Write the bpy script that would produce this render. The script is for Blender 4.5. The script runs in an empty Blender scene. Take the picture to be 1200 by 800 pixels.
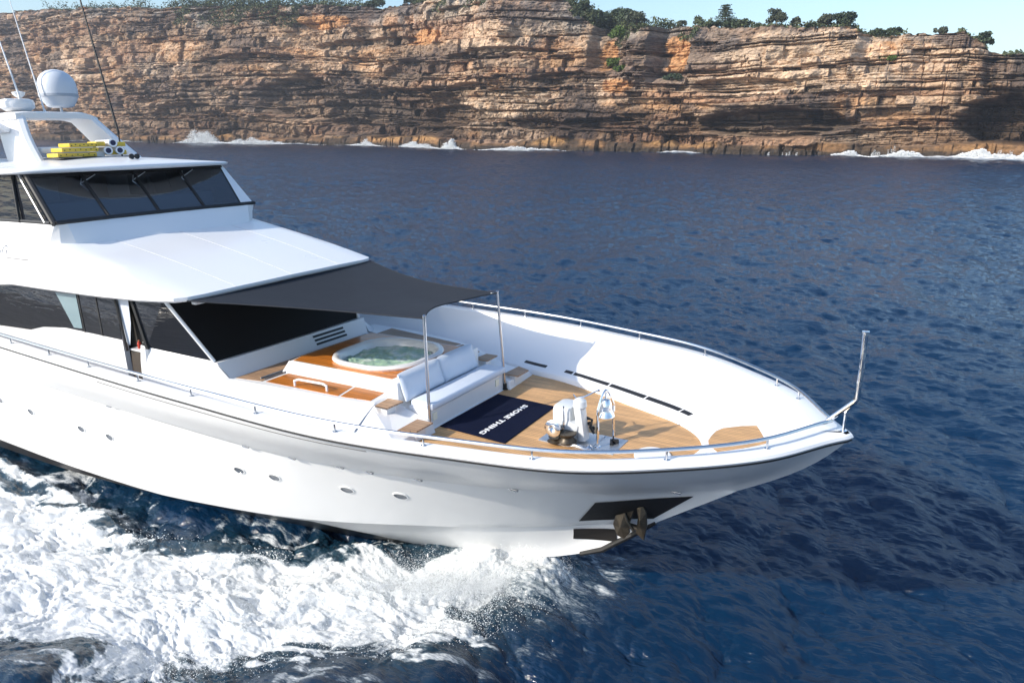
import bpy, bmesh, math, random
import numpy as np
from mathutils import Matrix, Vector
random.seed(7)
scene = bpy.context.scene
COL = scene.collection
R = math.radians

# ------------------------------------------------------------------ camera
cam_d = bpy.data.cameras.new('camera')
cam = bpy.data.objects.new('camera', cam_d)
COL.objects.link(cam)
scene.camera = cam
YAW, PITCH, ROLL, FPX = R(121.7745), R(16.8199), R(0.156), 826.33
_f = Vector((math.cos(YAW) * math.cos(PITCH), math.sin(YAW) * math.cos(PITCH), -math.sin(PITCH)))
_r = Vector((math.sin(YAW), -math.cos(YAW), 0))
_u = _r.cross(_f)
_r, _u = _r * math.cos(ROLL) + _u * math.sin(ROLL), _u * math.cos(ROLL) - _r * math.sin(ROLL)
CAM = Vector((0.5506, -9.4443, 7.5443))
cam.matrix_world = Matrix(((_r.x, _u.x, -_f.x, CAM.x), (_r.y, _u.y, -_f.y, CAM.y), (_r.z, _u.z, -_f.z, CAM.z), (0, 0, 0, 1)))
cam_d.sensor_fit = 'HORIZONTAL'
cam_d.sensor_width = 36.0
cam_d.lens = FPX / 1200.0 * 36.0
cam_d.clip_start = 0.1
cam_d.clip_end = 20000

# ------------------------------------------------------------------ light
SUN_TO = Vector((-0.52, -0.855, 0)).normalized()
SUN_EL = R(30)
world = bpy.data.worlds.new('World')
scene.world = world
world.use_nodes = True
nt = world.node_tree
bg = nt.nodes['Background']
sky = nt.nodes.new('ShaderNodeTexSky')
sky.sky_type = 'NISHITA'
sky.sun_disc = False
sky.sun_elevation = SUN_EL
# Nishita: rotation 0 puts the sun towards +Y, growing clockwise
sky.sun_rotation = math.atan2(SUN_TO.x, SUN_TO.y)
sky.air_density = 1.2
sky.dust_density = 1.6
sky.ozone_density = 3.6
nt.links.new(sky.outputs[0], bg.inputs[0])
bg.inputs[1].default_value = 0.15
sd = bpy.data.lights.new('sun', 'SUN')
sd.energy = 3.3
sd.angle = R(0.9)
sd.color = (1.0, 0.92, 0.80)
sun = bpy.data.objects.new('sun', sd)
COL.objects.link(sun)
to = Vector((SUN_TO.x * math.cos(SUN_EL), SUN_TO.y * math.cos(SUN_EL), math.sin(SUN_EL)))
sun.rotation_euler = to.to_track_quat('Z', 'Y').to_euler()
sun.location = (-40, -60, 50)
vs = scene.view_settings
vs.view_transform = 'Standard'
vs.look = 'None'
vs.exposure = 0.68
vs.gamma = 1
vs.use_curve_mapping = False

# ------------------------------------------------------------------ helpers
def tag(o, label=None, cat=None, group=None, kind=None):
    if label: o['label'] = label
    if cat: o['category'] = cat
    if group: o['group'] = group
    if kind: o['kind'] = kind
    return o

def mesh_np(name, V, F, mat=None, smooth=True, parent=None):
    """V (n,3), F (m,3|4) numpy -> object"""
    V = np.ascontiguousarray(V, dtype=np.float32); F = np.ascontiguousarray(F, dtype=np.int32)
    me = bpy.data.meshes.new(name)
    k = F.shape[1]
    me.vertices.add(len(V)); me.vertices.foreach_set('co', V.ravel())
    me.loops.add(F.size); me.loops.foreach_set('vertex_index', F.ravel())
    me.polygons.add(len(F)); me.polygons.foreach_set('loop_start', np.arange(0, F.size, k, dtype=np.int32))
    me.polygons.foreach_set('use_smooth', np.full(len(F), smooth))
    me.update(calc_edges=True)
    me.validate()
    o = bpy.data.objects.new(name, me)
    COL.objects.link(o)
    if mat: me.materials.append(mat)
    if parent: o.parent = parent
    return o

def grid_faces(nu, nv, flip=False):
    i = np.arange(nu - 1)[:, None] * nv + np.arange(nv - 1)[None, :]
    i = i.ravel()
    q = np.stack([i, i + nv, i + nv + 1, i + 1], 1)
    return q[:, ::-1] if flip else q

def attr(o, name, data, typ='FLOAT'):
    a = o.data.attributes.new(name, typ, 'POINT')
    if typ == 'FLOAT': a.data.foreach_set('value', np.asarray(data, dtype=np.float32).ravel())
    else: a.data.foreach_set('color', np.asarray(data, dtype=np.float32).ravel())

def hsh(a, b, s=0):
    a = np.asarray(a, dtype=np.int64); b = np.asarray(b, dtype=np.int64)
    n = (a * 374761393 + b * 668265263 + s * 1442695041) & 0xffffffff
    n = ((n ^ (n >> 13)) * 1274126177) & 0xffffffff
    n = (n ^ (n >> 16)) & 0xffffffff
    n = (n * 2246822519) & 0xffffffff
    return ((n ^ (n >> 15)) & 0xffffff) / float(0xffffff)

def vnoise(x, y, s=0):
    xi = np.floor(x).astype(np.int64); yi = np.floor(y).astype(np.int64)
    fx = x - xi; fy = y - yi
    fx = fx * fx * (3 - 2 * fx); fy = fy * fy * (3 - 2 * fy)
    return ((hsh(xi, yi, s) * (1 - fx) + hsh(xi + 1, yi, s) * fx) * (1 - fy) +
            (hsh(xi, yi + 1, s) * (1 - fx) + hsh(xi + 1, yi + 1, s) * fx) * fy)

def fbm(x, y, o=4, s=0, g=.5):
    t = 0; a = 1; n = 0
    for k in range(o):
        t = t + a * vnoise(x * 2 ** k + 17.3 * k, y * 2 ** k - 9.1 * k, s + k); n += a; a *= g
    return t / n            # 0..1

def sstep(a, b, x):
    t = np.clip((x - a) / (b - a), 0, 1)
    return t * t * (3 - 2 * t)

def newmat(name):
    m = bpy.data.materials.new(name); m.use_nodes = True
    return m, m.node_tree, m.node_tree.nodes['Principled BSDF']

def simple(name, col, rough=.5, metal=0, coat=0, noise=0, nscale=6, bump=0, bscale=80, spec=.5):
    m, t, p = newmat(name)
    p.inputs['Base Color'].default_value = (*col, 1)
    p.inputs['Roughness'].default_value = rough
    p.inputs['Metallic'].default_value = metal
    p.inputs['Coat Weight'].default_value = coat
    p.inputs['Coat Roughness'].default_value = .06
    p.inputs['Specular IOR Level'].default_value = spec
    tc = t.nodes.new('ShaderNodeTexCoord')
    if noise:
        n = t.nodes.new('ShaderNodeTexNoise'); n.inputs['Scale'].default_value = nscale; n.inputs['Detail'].default_value = 5
        t.links.new(tc.outputs['Object'], n.inputs['Vector'])
        mx = t.nodes.new('ShaderNodeMix'); mx.data_type = 'RGBA'
        mx.inputs[6].default_value = (*[c * (1 - noise) for c in col], 1)
        mx.inputs[7].default_value = (*[min(1, c * (1 + noise * .6)) for c in col], 1)
        t.links.new(n.outputs[0], mx.inputs[0]); t.links.new(mx.outputs[2], p.inputs['Base Color'])
        mr = t.nodes.new('ShaderNodeMapRange'); mr.inputs[3].default_value = max(0, rough - .08); mr.inputs[4].default_value = rough + .1
        t.links.new(n.outputs[0], mr.inputs[0]); t.links.new(mr.outputs[0], p.inputs['Roughness'])
    if bump:
        n2 = t.nodes.new('ShaderNodeTexNoise'); n2.inputs['Scale'].default_value = bscale; n2.inputs['Detail'].default_value = 4
        t.links.new(tc.outputs['Object'], n2.inputs['Vector'])
        b = t.nodes.new('ShaderNodeBump'); b.inputs['Strength'].default_value = bump; b.inputs['Distance'].default_value = .02
        t.links.new(n2.outputs[0], b.inputs['Height']); t.links.new(b.outputs[0], p.inputs['Normal'])
    return m
# ================================================================== THE CLIFF
YX = np.array([-1300, -600, -420, -330, -225, -150, -108, -51, 0, 20, 60, 150, 900.])
YY = np.array([330, 230, 215, 213, 235, 212, 220, 222, 227, 225, 216, 205, 120.])
HX = np.array([-900, -514, -405, -350, -269, -239, -221, -184, -154, -134, -124, -119.5, -113, -93, -73, -55, -32, -29.5, -20.8, -4.6, -0.4, 2, 9.6, 20, 100, 400])
HZ = np.array([80, 75.8, 69, 64.5, 60, 58.5, 57.0, 56.1, 54.9, 51.6, 49.5, 44.8, 40.5, 39.0, 37.9, 36.8, 35.5, 33.8, 32.5, 33.0, 30.9, 28.2, 27.1, 26, 27, 30.])

def cliff_y(X):
    return np.interp(X, YX, YY)

def cliff_h(X):
    return np.interp(X, HX, HZ) + (fbm(X * .22, X * 0 + 3.3, 3, 91) - .5) * 2.2 + (fbm(X * .9, X * 0 + 1.3, 2, 92) - .5) * 1.0

def build_cliff():
    xs = np.concatenate([np.arange(-1300, -640, 3.0), np.arange(-640, -380, 1.0), np.arange(-380, 45, .27), np.arange(45, 240, 1.2), np.arange(240, 900, 3.0)])
    nv = 236
    X1 = xs; H = cliff_h(X1)
    t = np.linspace(0, 1, nv)
    X = np.repeat(X1[:, None], nv, 1); Hm = np.repeat(H[:, None], nv, 1)
    Z = -2.0 + (Hm + 2.0) * t[None, :]
    # strata: beds in a dipping, wavy coordinate
    dip = Z + (X + 100) * .012 + (fbm(X * .012, Z * .03, 3, 5) - .5) * 6 + (fbm(X * .04, Z * .08, 3, 6) - .5) * 1.5 + (fbm(X * .25, Z * .3, 2, 8) - .5) * .35
    # bed boundaries of irregular thickness
    rng = np.random.RandomState(3)
    zb = [-6.0]
    while zb[-1] < 95: zb.append(zb[-1] + rng.choice([.45, .7, 1.0, 1.6, 2.4, 3.4, 5.0], p=[.14, .16, .16, .17, .15, .13, .09]))
    zb = np.array(zb)
    k = np.searchsorted(zb, dip) - 1; k = np.clip(k, 0, len(zb) - 2)
    fz = (dip - zb[k]) / (zb[k + 1] - zb[k]); th = zb[k + 1] - zb[k]
    out = np.zeros_like(X)                     # how far the face stands out towards the sea
    # big buttresses and re-entrants
    out += (fbm(X * .022, Z * .012, 3, 11) - .5) * 13
    out += (fbm(X * .085, Z * .03, 3, 12) - .5) * 5.5
    # each bed its own set back, varying along the face
    bed = vnoise(X * .045 + hsh(k, 0, 2) * 50, k * 1.0 + .5 * 0, 21) - .5
    bed2 = vnoise(X * .16 + hsh(k, 1, 2) * 50, k * 1.0, 22) - .5
    out += bed * 3.0 + bed2 * 1.5
    # blocks along each bed split by joints
    w = (1.2 + hsh(k, 3, 4) ** 1.5 * 9.0) * (.8 + .5 * np.minimum(th, 3))
    jm = sstep(.46, .62, fbm(X * .045 + 7, Z * .11, 3, 18))
    fm_ = sstep(.36, .60, fbm(X * .06 + 70, Z * .16, 3, 19))
    ub = X / w + hsh(k, 5, 4) * 30 + (fbm(X * .2, k * 3.1, 2, 9) - .5) * 1.2
    bi = np.floor(ub); fu = ub - bi
    blk = hsh(bi.astype(np.int64), k, 7) - .5
    out += blk * (.35 + 1.3 * jm)
    joint = np.exp(-(np.minimum(fu, 1 - fu) * w / .22) ** 2) * (hsh(bi.astype(np.int64), k, 17) > .55) * jm * sstep(.3, .8, th)
    out -= joint * .8
    # rounded bed faces and bedding-plane notches
    notch = np.exp(-((fz) * th / .22) ** 2) + np.exp(-((1 - fz) * th / .16) ** 2)
    deep = sstep(.45, .75, vnoise(X * .05 + hsh(k, 9, 9) * 40, k * 1.0 + .3, 31))
    out -= notch * (.35 + 1.7 * deep) * (.15 + .85 * fm_)
    out += (1 - (2 * fz - 1) ** 2) * .35
    # honeycomb weathering
    out += (fbm(X * .5, Z * .7, 4, 41) - .5) * 2.0 + (fbm(X * .16, Z * .3, 4, 44, .6) - .5) * 3.4
    out += (fbm(X * 1.6, Z * 1.9, 2, 43) - .5) * .5
    # thin intermittent bedding inside the thick beds, and a finer net of short cracks
    tb = dip / .62 + (fbm(X * .03, Z * .05, 2, 46) - .5) * 3; ft = tb - np.floor(tb)
    tm = sstep(.50, .64, fbm(X * .09, Z * .16, 3, 47))
    thin = np.exp(-(np.minimum(ft, 1 - ft) * .62 / .12) ** 2) * tm * (hsh(np.floor(tb).astype(np.int64), 2, 48) > .3)
    out -= thin * .45
    out += (hsh(np.floor(tb).astype(np.int64), np.floor(X / 2.7 + hsh(np.floor(tb).astype(np.int64), 4, 49) * 9).astype(np.int64), 50) - .5) * .9 * tm
    # isolated proud or missing blocks
    bx = np.floor(X / 4.6 + hsh(k, 6, 54) * 7); bh = hsh(bx.astype(np.int64), k, 55)
    out += (bh > .88) * 1.5 * sstep(.6, 1.4, th) - (bh < .12) * 1.9 * sstep(.5, 1.0, th)
    cr = np.abs(fbm(X * .42, Z * .10, 3, 56) - .5); cm = sstep(.5, .62, fbm(X * .07 + 20, Z * .12, 3, 57))
    crack = sstep(.022, .0, cr) * cm
    out -= crack * .8
    # tall joints
    tj = np.abs((fbm(X * .035, Z * .006 + 2, 2, 51) * 14) % 1 - .5)
    out -= sstep(.04, 0, tj) * .8 * sstep(.52, .66, fbm(X * .05 + 3, Z * .07, 3, 53))
    # overall batter: slopes back a little with height, more at the very top
    out -= Z * .10
    top = Hm - Z
    out -= sstep(5, 0, top) * 3.0
    # ---- particular forms of this headland
    def ell(cx, cz, rx, rz, p=2, jit=.35):
        q = np.abs((X - cx) / rx) ** p + np.abs((Z - cz) / rz) ** p
        q = q + (fbm(X * .15 + cx, Z * .35, 3, 61) - .5) * jit * 2
        return sstep(1.15, .72, q)
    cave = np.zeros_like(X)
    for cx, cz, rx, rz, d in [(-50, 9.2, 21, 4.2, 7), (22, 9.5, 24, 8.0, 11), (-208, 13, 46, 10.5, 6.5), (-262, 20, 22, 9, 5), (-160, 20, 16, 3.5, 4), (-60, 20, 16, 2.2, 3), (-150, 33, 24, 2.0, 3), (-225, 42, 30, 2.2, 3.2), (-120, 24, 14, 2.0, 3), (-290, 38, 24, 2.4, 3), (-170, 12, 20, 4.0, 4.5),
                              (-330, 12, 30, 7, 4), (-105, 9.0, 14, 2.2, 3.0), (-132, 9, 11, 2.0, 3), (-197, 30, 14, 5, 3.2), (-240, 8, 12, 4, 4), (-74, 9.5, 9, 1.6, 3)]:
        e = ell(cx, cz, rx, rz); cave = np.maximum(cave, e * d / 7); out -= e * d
    # cave roof lip
    out += ell(-52, 15.5, 22, 1.6) * 1.8 + ell(24, 19, 22, 2.0) * 2.2 + ell(-205, 20, 34, 2) * 1.5
    # chimney pillar with a recess on each side
    rec = sstep(3.2, 1.2, np.abs(X + 84.0) - 3.5) * sstep(21, 24, Z)
    rec2 = sstep(3, 1.0, np.abs(X + 107) - 4.0) * sstep(25, 28, Z)
    out -= rec * 6.5 + rec2 * 5.5
    pil = sstep(1.0, .0, np.abs(X + 94.5) - 3.0) * sstep(22, 24, Z)
    out += pil * 3.2
    bay = sstep(3, 0, np.abs(X + 24.5) - 3.0) * sstep(23.5, 25.5, Z)
    out -= bay * 4.0
    # drop back behind the last buttress
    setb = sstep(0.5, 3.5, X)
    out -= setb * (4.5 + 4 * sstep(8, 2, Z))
    # wave-cut bench with its own blocks
    ux = X / 5.5 + fbm(X * .09, X * 0 + 2, 3, 72) * 9 + (fbm(Z * .4, X * .05, 2, 78) - .5) * .25
    bw = 3.1 + (fbm(X * .05, X * 0, 3, 71) - .5) * 3.4 + (vnoise(ux * 1.0, X * 0, 79) - .5) * 1.2
    bench = sstep(bw + .5, bw - .3, Z)
    bb = np.floor(ux); fb = ux - bb
    bo = 3.2 + (hsh(bb.astype(np.int64), 0, 73) - .5) * 2.2 - sstep(1.4, bw - .2, Z) * 1.2 * hsh(bb.astype(np.int64), 1, 76) + (vnoise(X * .05, X * 0, 74) - .5) * 3 + (fbm(X * .7, Z * .5, 3, 75) - .5) * 1.1
    bo -= np.exp(-(np.minimum(fb, 1 - fb) * 4.0 / .25) ** 2) * .8 * (hsh(bb.astype(np.int64), 3, 77) > .4)
    out = out * (1 - bench) + bench * bo
    Y = np.repeat(cliff_y(X1)[:, None], nv, 1) - out
    V = np.stack([X, Y, Z], -1).reshape(-1, 3)
    # ---- rock colour
    def c(*a): return np.array(a)
    tan, orange, pale, brown, grey, rust = c(.40, .28, .185), c(.43, .24, .11), c(.55, .435, .33), c(.19, .135, .095), c(.25, .235, .215), c(.28, .16, .10)
    n1 = fbm(X * .03, Z * .11, 4, 101); n2 = fbm(X * .07 + 50, Z * .2, 4, 102); n3 = fbm(X * .12, Z * .5, 4, 103); n4 = fbm(X * .03 + 9, Z * .05, 4, 104)
    L = lambda a, b, t: a * (1 - t[..., None]) + b * t[..., None]
    C = np.broadcast_to(tan, X.shape + (3,)).copy()
    C = L(C, pale, sstep(.52, .72, n1) * .8)
    C = L(C, orange, sstep(.57, .70, n2) * .6)
    C = L(C, brown, sstep(.48, .66, n4) * .8)
    bedc = vnoise(X * .02 + hsh(k, 1, 1) * 30, k * 1.0, 105)
    C = C * (.70 + .55 * bedc)[..., None]
    C = L(C, rust, sstep(.62, .8, vnoise(X * .03 + hsh(k, 2, 1) * 30, k * 1.0, 106)) * .6)
    C = C * (1 + (.42 * hsh(bi.astype(np.int64), k, 107) - .2) * jm)[..., None]
    # grey weathered rim, lichen
    rim = sstep(11, 2, top + (fbm(X * .12, Z * .15, 3, 110) - .5) * 14)
    C = L(C, grey, rim * np.where(X > -62, .35, .8) * sstep(.35, .6, fbm(X * .2, Z * .1, 3, 111)))
    # black run-off streaks hanging from ledges
    st = sstep(.56, .7, fbm(X * .55, Z * .05, 3, 120)) * sstep(.42, .6, fbm(X * .03, Z * .06, 3, 121))
    C = L(C, c(.085, .07, .065), st * .75)
    # broad dark weathering patches
    dk = sstep(.53, .62, fbm(X * .035 + 31, Z * .09, 5, 130, .58))
    C = L(C, c(.11, .085, .075), dk * .72)
    # fresh orange scars
    for cx, cz, rx, rz in [(-83.5, 31, 5, 6), (-108, 31, 3.5, 5), (-101, 21.5, 6.5, 2.6), (-24, 29, 4, 3), (-250, 52, 14, 3), (-190, 42, 12, 3)]:
        C = L(C, c(.52, .27, .11), ell(cx, cz, rx, rz, jit=.7) * .75)
    for cx, cz, rx, rz in [(-16, 26, 16, 5), (-45, 29, 22, 6), (-140, 16, 22, 4), (-35, 21, 20, 3), (-150, 38, 16, 6)]:
        C = L(C, c(.68, .52, .37), ell(cx, cz, rx, rz, jit=.9) * .5)
    C = L(C, c(.075, .06, .05), np.clip(cave, 0, 1) * .65)  # cave shade painted into the rock colour
    C = L(C, C * .62, setb)  # shade on the set-back end, also put into the colour
    # bedding seams, joints, cracks and missing blocks are coloured darker
    C = C * (1 - .5 * np.clip(notch * (.3 + deep) * (.1 + .9 * fm_), 0, 1))[..., None]
    C = C * (.72 + .56 * fbm(X * .3, Z * .8, 4, 170, .65))[..., None]
    C = C * (1 - .3 * joint)[..., None] * (1 - .5 * thin)[..., None] * (1 - .6 * crack)[..., None] * (1 - .35 * (bh < .12))[..., None]
    low = sstep(17, 8, Z + (fbm(X * .05, Z * .1, 4, 171) - .5) * 16) * sstep(.30, .5, fbm(X * .02 + 4, Z * .03, 3, 172))
    C = L(C, C * np.array([.50, .46, .44]), low * .85)
    # bench: ochre with dark weed skirt
    bc = L(np.broadcast_to(c(.20, .115, .055), C.shape), np.broadcast_to(c(.065, .046, .032), C.shape), sstep(.36, .56, fbm(X * .16, Z * .12, 5, 140)))
    bc = L(bc, np.broadcast_to(c(.36, .21, .085), C.shape), sstep(.52, .7, fbm(X * .05, Z * .3, 4, 141) + .10 * sstep(-70, -10, X)) * sstep(1.0, 3.5, Z) * .8)
    bc = L(bc, np.broadcast_to(c(.05, .04, .032), C.shape), sstep(2.0, .9, Z + (fbm(X * .3, Z, 3, 142) - .5) * 1.6))
    C = L(C, bc, bench)
    # ledges where scrub grows
    grn = sstep(.63, .74, fbm(X * .05, Z * .12, 3, 150)) * sstep(9, 4, top) * .0
    C = (C * .95 + (C @ np.array([.3, .5, .2]))[..., None] * .05) * np.array([1.04, 1.0, .96])
    C = np.clip(C, .01, .8)
    Ca = np.concatenate([C, np.ones(X.shape + (1,))], -1).reshape(-1, 4)
    m, t_, p = newmat('sandstone')
    a = t_.nodes.new('ShaderNodeAttribute'); a.attribute_name = 'rock'
    tc = t_.nodes.new('ShaderNodeTexCoord')
    mp = t_.nodes.new('ShaderNodeMapping'); mp.inputs['Scale'].default_value = (.5, .5, 1.6)
    t_.links.new(tc.outputs['Object'], mp.inputs[0])
    n = t_.nodes.new('ShaderNodeTexNoise'); n.inputs['Scale'].default_value = 1.0; n.inputs['Detail'].default_value = 9; n.inputs['Roughness'].default_value = .68
    t_.links.new(mp.outputs[0], n.inputs['Vector'])
    mr = t_.nodes.new('ShaderNodeMapRange'); mr.inputs[1].default_value = .3; mr.inputs[2].default_value = .7; mr.inputs[3].default_value = .45; mr.inputs[4].default_value = 1.5
    t_.links.new(n.outputs[0], mr.inputs[0])
    mul = t_.nodes.new('ShaderNodeVectorMath'); mul.operation = 'SCALE'
    t_.links.new(a.outputs['Color'], mul.inputs[0]); t_.links.new(mr.outputs[0], mul.inputs['Scale'])
    t_.links.new(mul.outputs[0], p.inputs['Base Color'])
    p.inputs['Roughness'].default_value = .9; p.inputs['Specular IOR Level'].default_value = .2
    b = t_.nodes.new('ShaderNodeBump'); b.inputs['Distance'].default_value = .5; b.inputs['Strength'].default_value = .8
    t_.links.new(n.outputs[0], b.inputs['Height']); t_.links.new(b.outputs[0], p.inputs['Normal'])
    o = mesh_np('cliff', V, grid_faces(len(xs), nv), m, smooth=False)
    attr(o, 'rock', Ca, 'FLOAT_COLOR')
    tag(o, kind='structure')
    # plateau behind the rim
    nb = 14
    topv = np.stack([X[:, -1], Y[:, -1], Z[:, -1]], -1)
    back = np.array([0, 1.2, 3, 6, 10, 16, 26, 45, 80, 140, 240, 400, 700, 1200])
    P = np.zeros((len(xs), nb, 3))
    for j in range(nb):
        P[:, j, 0] = topv[:, 0]; P[:, j, 1] = topv[:, 1] + back[j]
        P[:, j, 2] = topv[:, 2] - .12 + min(back[j], 12) * .03 + (fbm(topv[:, 0] * .15, topv[:, 0] * 0 + j, 3, 160) - .5) * min(back[j], 3) * .8 - max(0, back[j] - 45) * .01
    gm = simple('heath_ground', (.075, .085, .035), .95, noise=.5, nscale=.4, spec=.1)
    pl = mesh_np('headland', P.reshape(-1, 3), grid_faces(len(xs), nb), gm, smooth=True)
    tag(pl, kind='structure')
    return topv, V.reshape(len(xs), nv, 3)

RIM, CLIFF = build_cliff()

def rim_at(x):
    i = int(np.argmin(np.abs(RIM[:, 0] - x)))
    return RIM[i]

def face_at(x, z):
    i = int(np.argmin(np.abs(RIM[:, 0] - x)))
    j = int(np.argmin(np.abs(CLIFF[i, :, 2] - z)))
    return CLIFF[i, j]

# ------------------------------------------------------------------ plants
def foliage_mat(name, col):
    m, t, p = newmat(name)
    ge = t.nodes.new('ShaderNodeNewGeometry')
    cr = t.nodes.new('ShaderNodeMapRange'); cr.inputs[3].default_value = .55; cr.inputs[4].default_value = 1.55
    t.links.new(ge.outputs['Random Per Island'], cr.inputs[0])
    mul = t.nodes.new('ShaderNodeVectorMath'); mul.operation = 'SCALE'; mul.inputs[0].default_value = col
    t.links.new(cr.outputs[0], mul.inputs['Scale']); t.links.new(mul.outputs[0], p.inputs['Base Color'])
    p.inputs['Roughness'].default_value = .7; p.inputs['Specular IOR Level'].default_value = .2
    return m
LEAF_DARK = foliage_mat('leaf_dark', (.052, .072, .040))
LEAF_GREY = foliage_mat('leaf_grey', (.080, .092, .060))
LEAF_GREEN = foliage_mat('leaf_green', (.085, .135, .030))
BARK = simple('bark', (.16, .12, .09), .9, noise=.4, nscale=3)

def leaf_quads(P, size, rs):
    n = len(P)
    a = rs.normal(size=(n, 3)); a /= np.linalg.norm(a, axis=1)[:, None] + 1e-9
    b = np.cross(a, rs.normal(size=(n, 3))); b /= np.linalg.norm(b, axis=1)[:, None] + 1e-9
    s = size * rs.uniform(.5, 1.3, (n, 1))
    V = np.stack([P - a * s, P + b * s * .6, P + a * s, P - b * s * .6], 1).reshape(-1, 3)
    F = np.arange(n * 4).reshape(n, 4)
    return V, F

def clump_points(rs, n, centers, radii):
    k = rs.randint(0, len(centers), n)
    d = rs.normal(size=(n, 3)); d /= np.linalg.norm(d, axis=1)[:, None]
    r = rs.uniform(0.25, 1, n) ** .5
    return centers[k] + d * (radii[k] * r)[:, None] * np.array([1, 1, .72])

def tube_np(pts, rad, seg=7):
    pts = np.array(pts, float); rad = np.array(rad, float) * np.ones(len(pts))
    V = []; F = []
    T = np.gradient(pts, axis=0); T /= np.linalg.norm(T, axis=1)[:, None] + 1e-9
    ref = np.array([0, 0, 1.]) if abs(T[0][2]) < .9 else np.array([1., 0, 0])
    a = np.cross(T[0], ref); a /= np.linalg.norm(a)
    for i in range(len(pts)):
        a = a - T[i] * (a @ T[i]); a /= np.linalg.norm(a) + 1e-9
        b = np.cross(T[i], a)
        for s in range(seg):
            th = 2 * math.pi * s / seg
            V.append(pts[i] + (a * math.cos(th) + b * math.sin(th)) * rad[i])
    for i in range(len(pts) - 1):
        for s in range(seg):
            F.append((i * seg + s, i * seg + (s + 1) % seg, (i + 1) * seg + (s + 1) % seg, (i + 1) * seg + s))
    V.append(pts[0]); V.append(pts[-1]); n = len(V)
    for s in range(seg):
        F.append((n - 2, (s + 1) % seg, s, n - 2)); F.append((n - 1, (len(pts) - 1) * seg + s, (len(pts) - 1) * seg + (s + 1) % seg, n - 1))
    return V, F

class MB:
    """collects polygons, then builds one mesh object"""
    def __init__(s): s.v = []; s.f = []
    def add(s, V, F):
        n = len(s.v); s.v += [tuple(map(float, p)) for p in V]
        for f in F:
            g = []
            for i in f:
                if i + n not in g: g.append(int(i) + n)
            if len(g) > 2: s.f.append(g)
        return s
    def tube(s, pts, rad, seg=8): return s.add(*tube_np(pts, rad, seg))
    def box(s, c, d, rot=None, bev=0):
        bm = bmesh.new(); bmesh.ops.create_cube(bm, size=1)
        for v in bm.verts: v.co = Vector((v.co.x * d[0], v.co.y * d[1], v.co.z * d[2]))
        if bev: bmesh.ops.bevel(bm, geom=bm.edges[:] , offset=bev, segments=2, affect='EDGES', profile=.6)
        if rot is not None: bm.transform(rot.to_4x4())
        bm.transform(Matrix.Translation(c)); bm.verts.index_update()
        s.add([v.co[:] for v in bm.verts], [[v.index for v in f.verts] for f in bm.faces]); bm.free(); return s
    def lathe(s, prof, c=(0, 0, 0), seg=20, axis='Z'):
        V = []; F = []
        for r, z in prof:
            for k in range(seg):
                a = 2 * math.pi * k / seg; p = (r * math.cos(a), r * math.sin(a), z)
                if axis == 'X': p = (p[2], p[0], p[1])
                if axis == 'Y': p = (p[1], p[2], p[0])
                V.append((p[0] + c[0], p[1] + c[1], p[2] + c[2]))
        for i in range(len(prof) - 1):
            for k in range(seg):
                F.append((i * seg + k, i * seg + (k + 1) % seg, (i + 1) * seg + (k + 1) % seg, (i + 1) * seg + k))
        F.append(list(range(seg))[::-1]); F.append([(len(prof) - 1) * seg + k for k in range(seg)])
        return s.add(V, F)
    def prism(s, poly, z0, z1):
        """poly: ccw list of (x,y); z0/z1 numbers or lists"""
        n = len(poly); a = z0 if hasattr(z0, '__len__') else [z0] * n; b = z1 if hasattr(z1, '__len__') else [z1] * n
        V = [(p[0], p[1], a[i]) for i, p in enumerate(poly)] + [(p[0], p[1], b[i]) for i, p in enumerate(poly)]
        F = [list(range(n))[::-1], list(range(n, 2 * n))] + [(i, (i + 1) % n, n + (i + 1) % n, n + i) for i in range(n)]
        return s.add(V, F)
    def build(s, name, mat, parent=None, smooth=False, bevel=0, auto=None):
        me = bpy.data.meshes.new(name); me.from_pydata(s.v, [], s.f); me.update()
        bm = bmesh.new(); bm.from_mesh(me); bmesh.ops.recalc_face_normals(bm, faces=bm.faces[:])
        if bevel:
            bmesh.ops.remove_doubles(bm, verts=bm.verts[:], dist=1e-4)
            es = [e for e in bm.edges if len(e.link_faces) == 2 and e.calc_face_angle(0) > .5]
            bmesh.ops.bevel(bm, geom=es, offset=bevel, segments=2, affect='EDGES', profile=.6)
        bm.to_mesh(me); bm.free()
        if mat: me.materials.append(mat)
        if smooth:
            for p in me.polygons: p.use_smooth = True
            try: me.set_sharp_from_angle(angle=auto if auto else R(35))
            except Exception: pass
        o = bpy.data.objects.new(name, me); COL.objects.link(o)
        if parent: o.parent = parent
        return o

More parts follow.
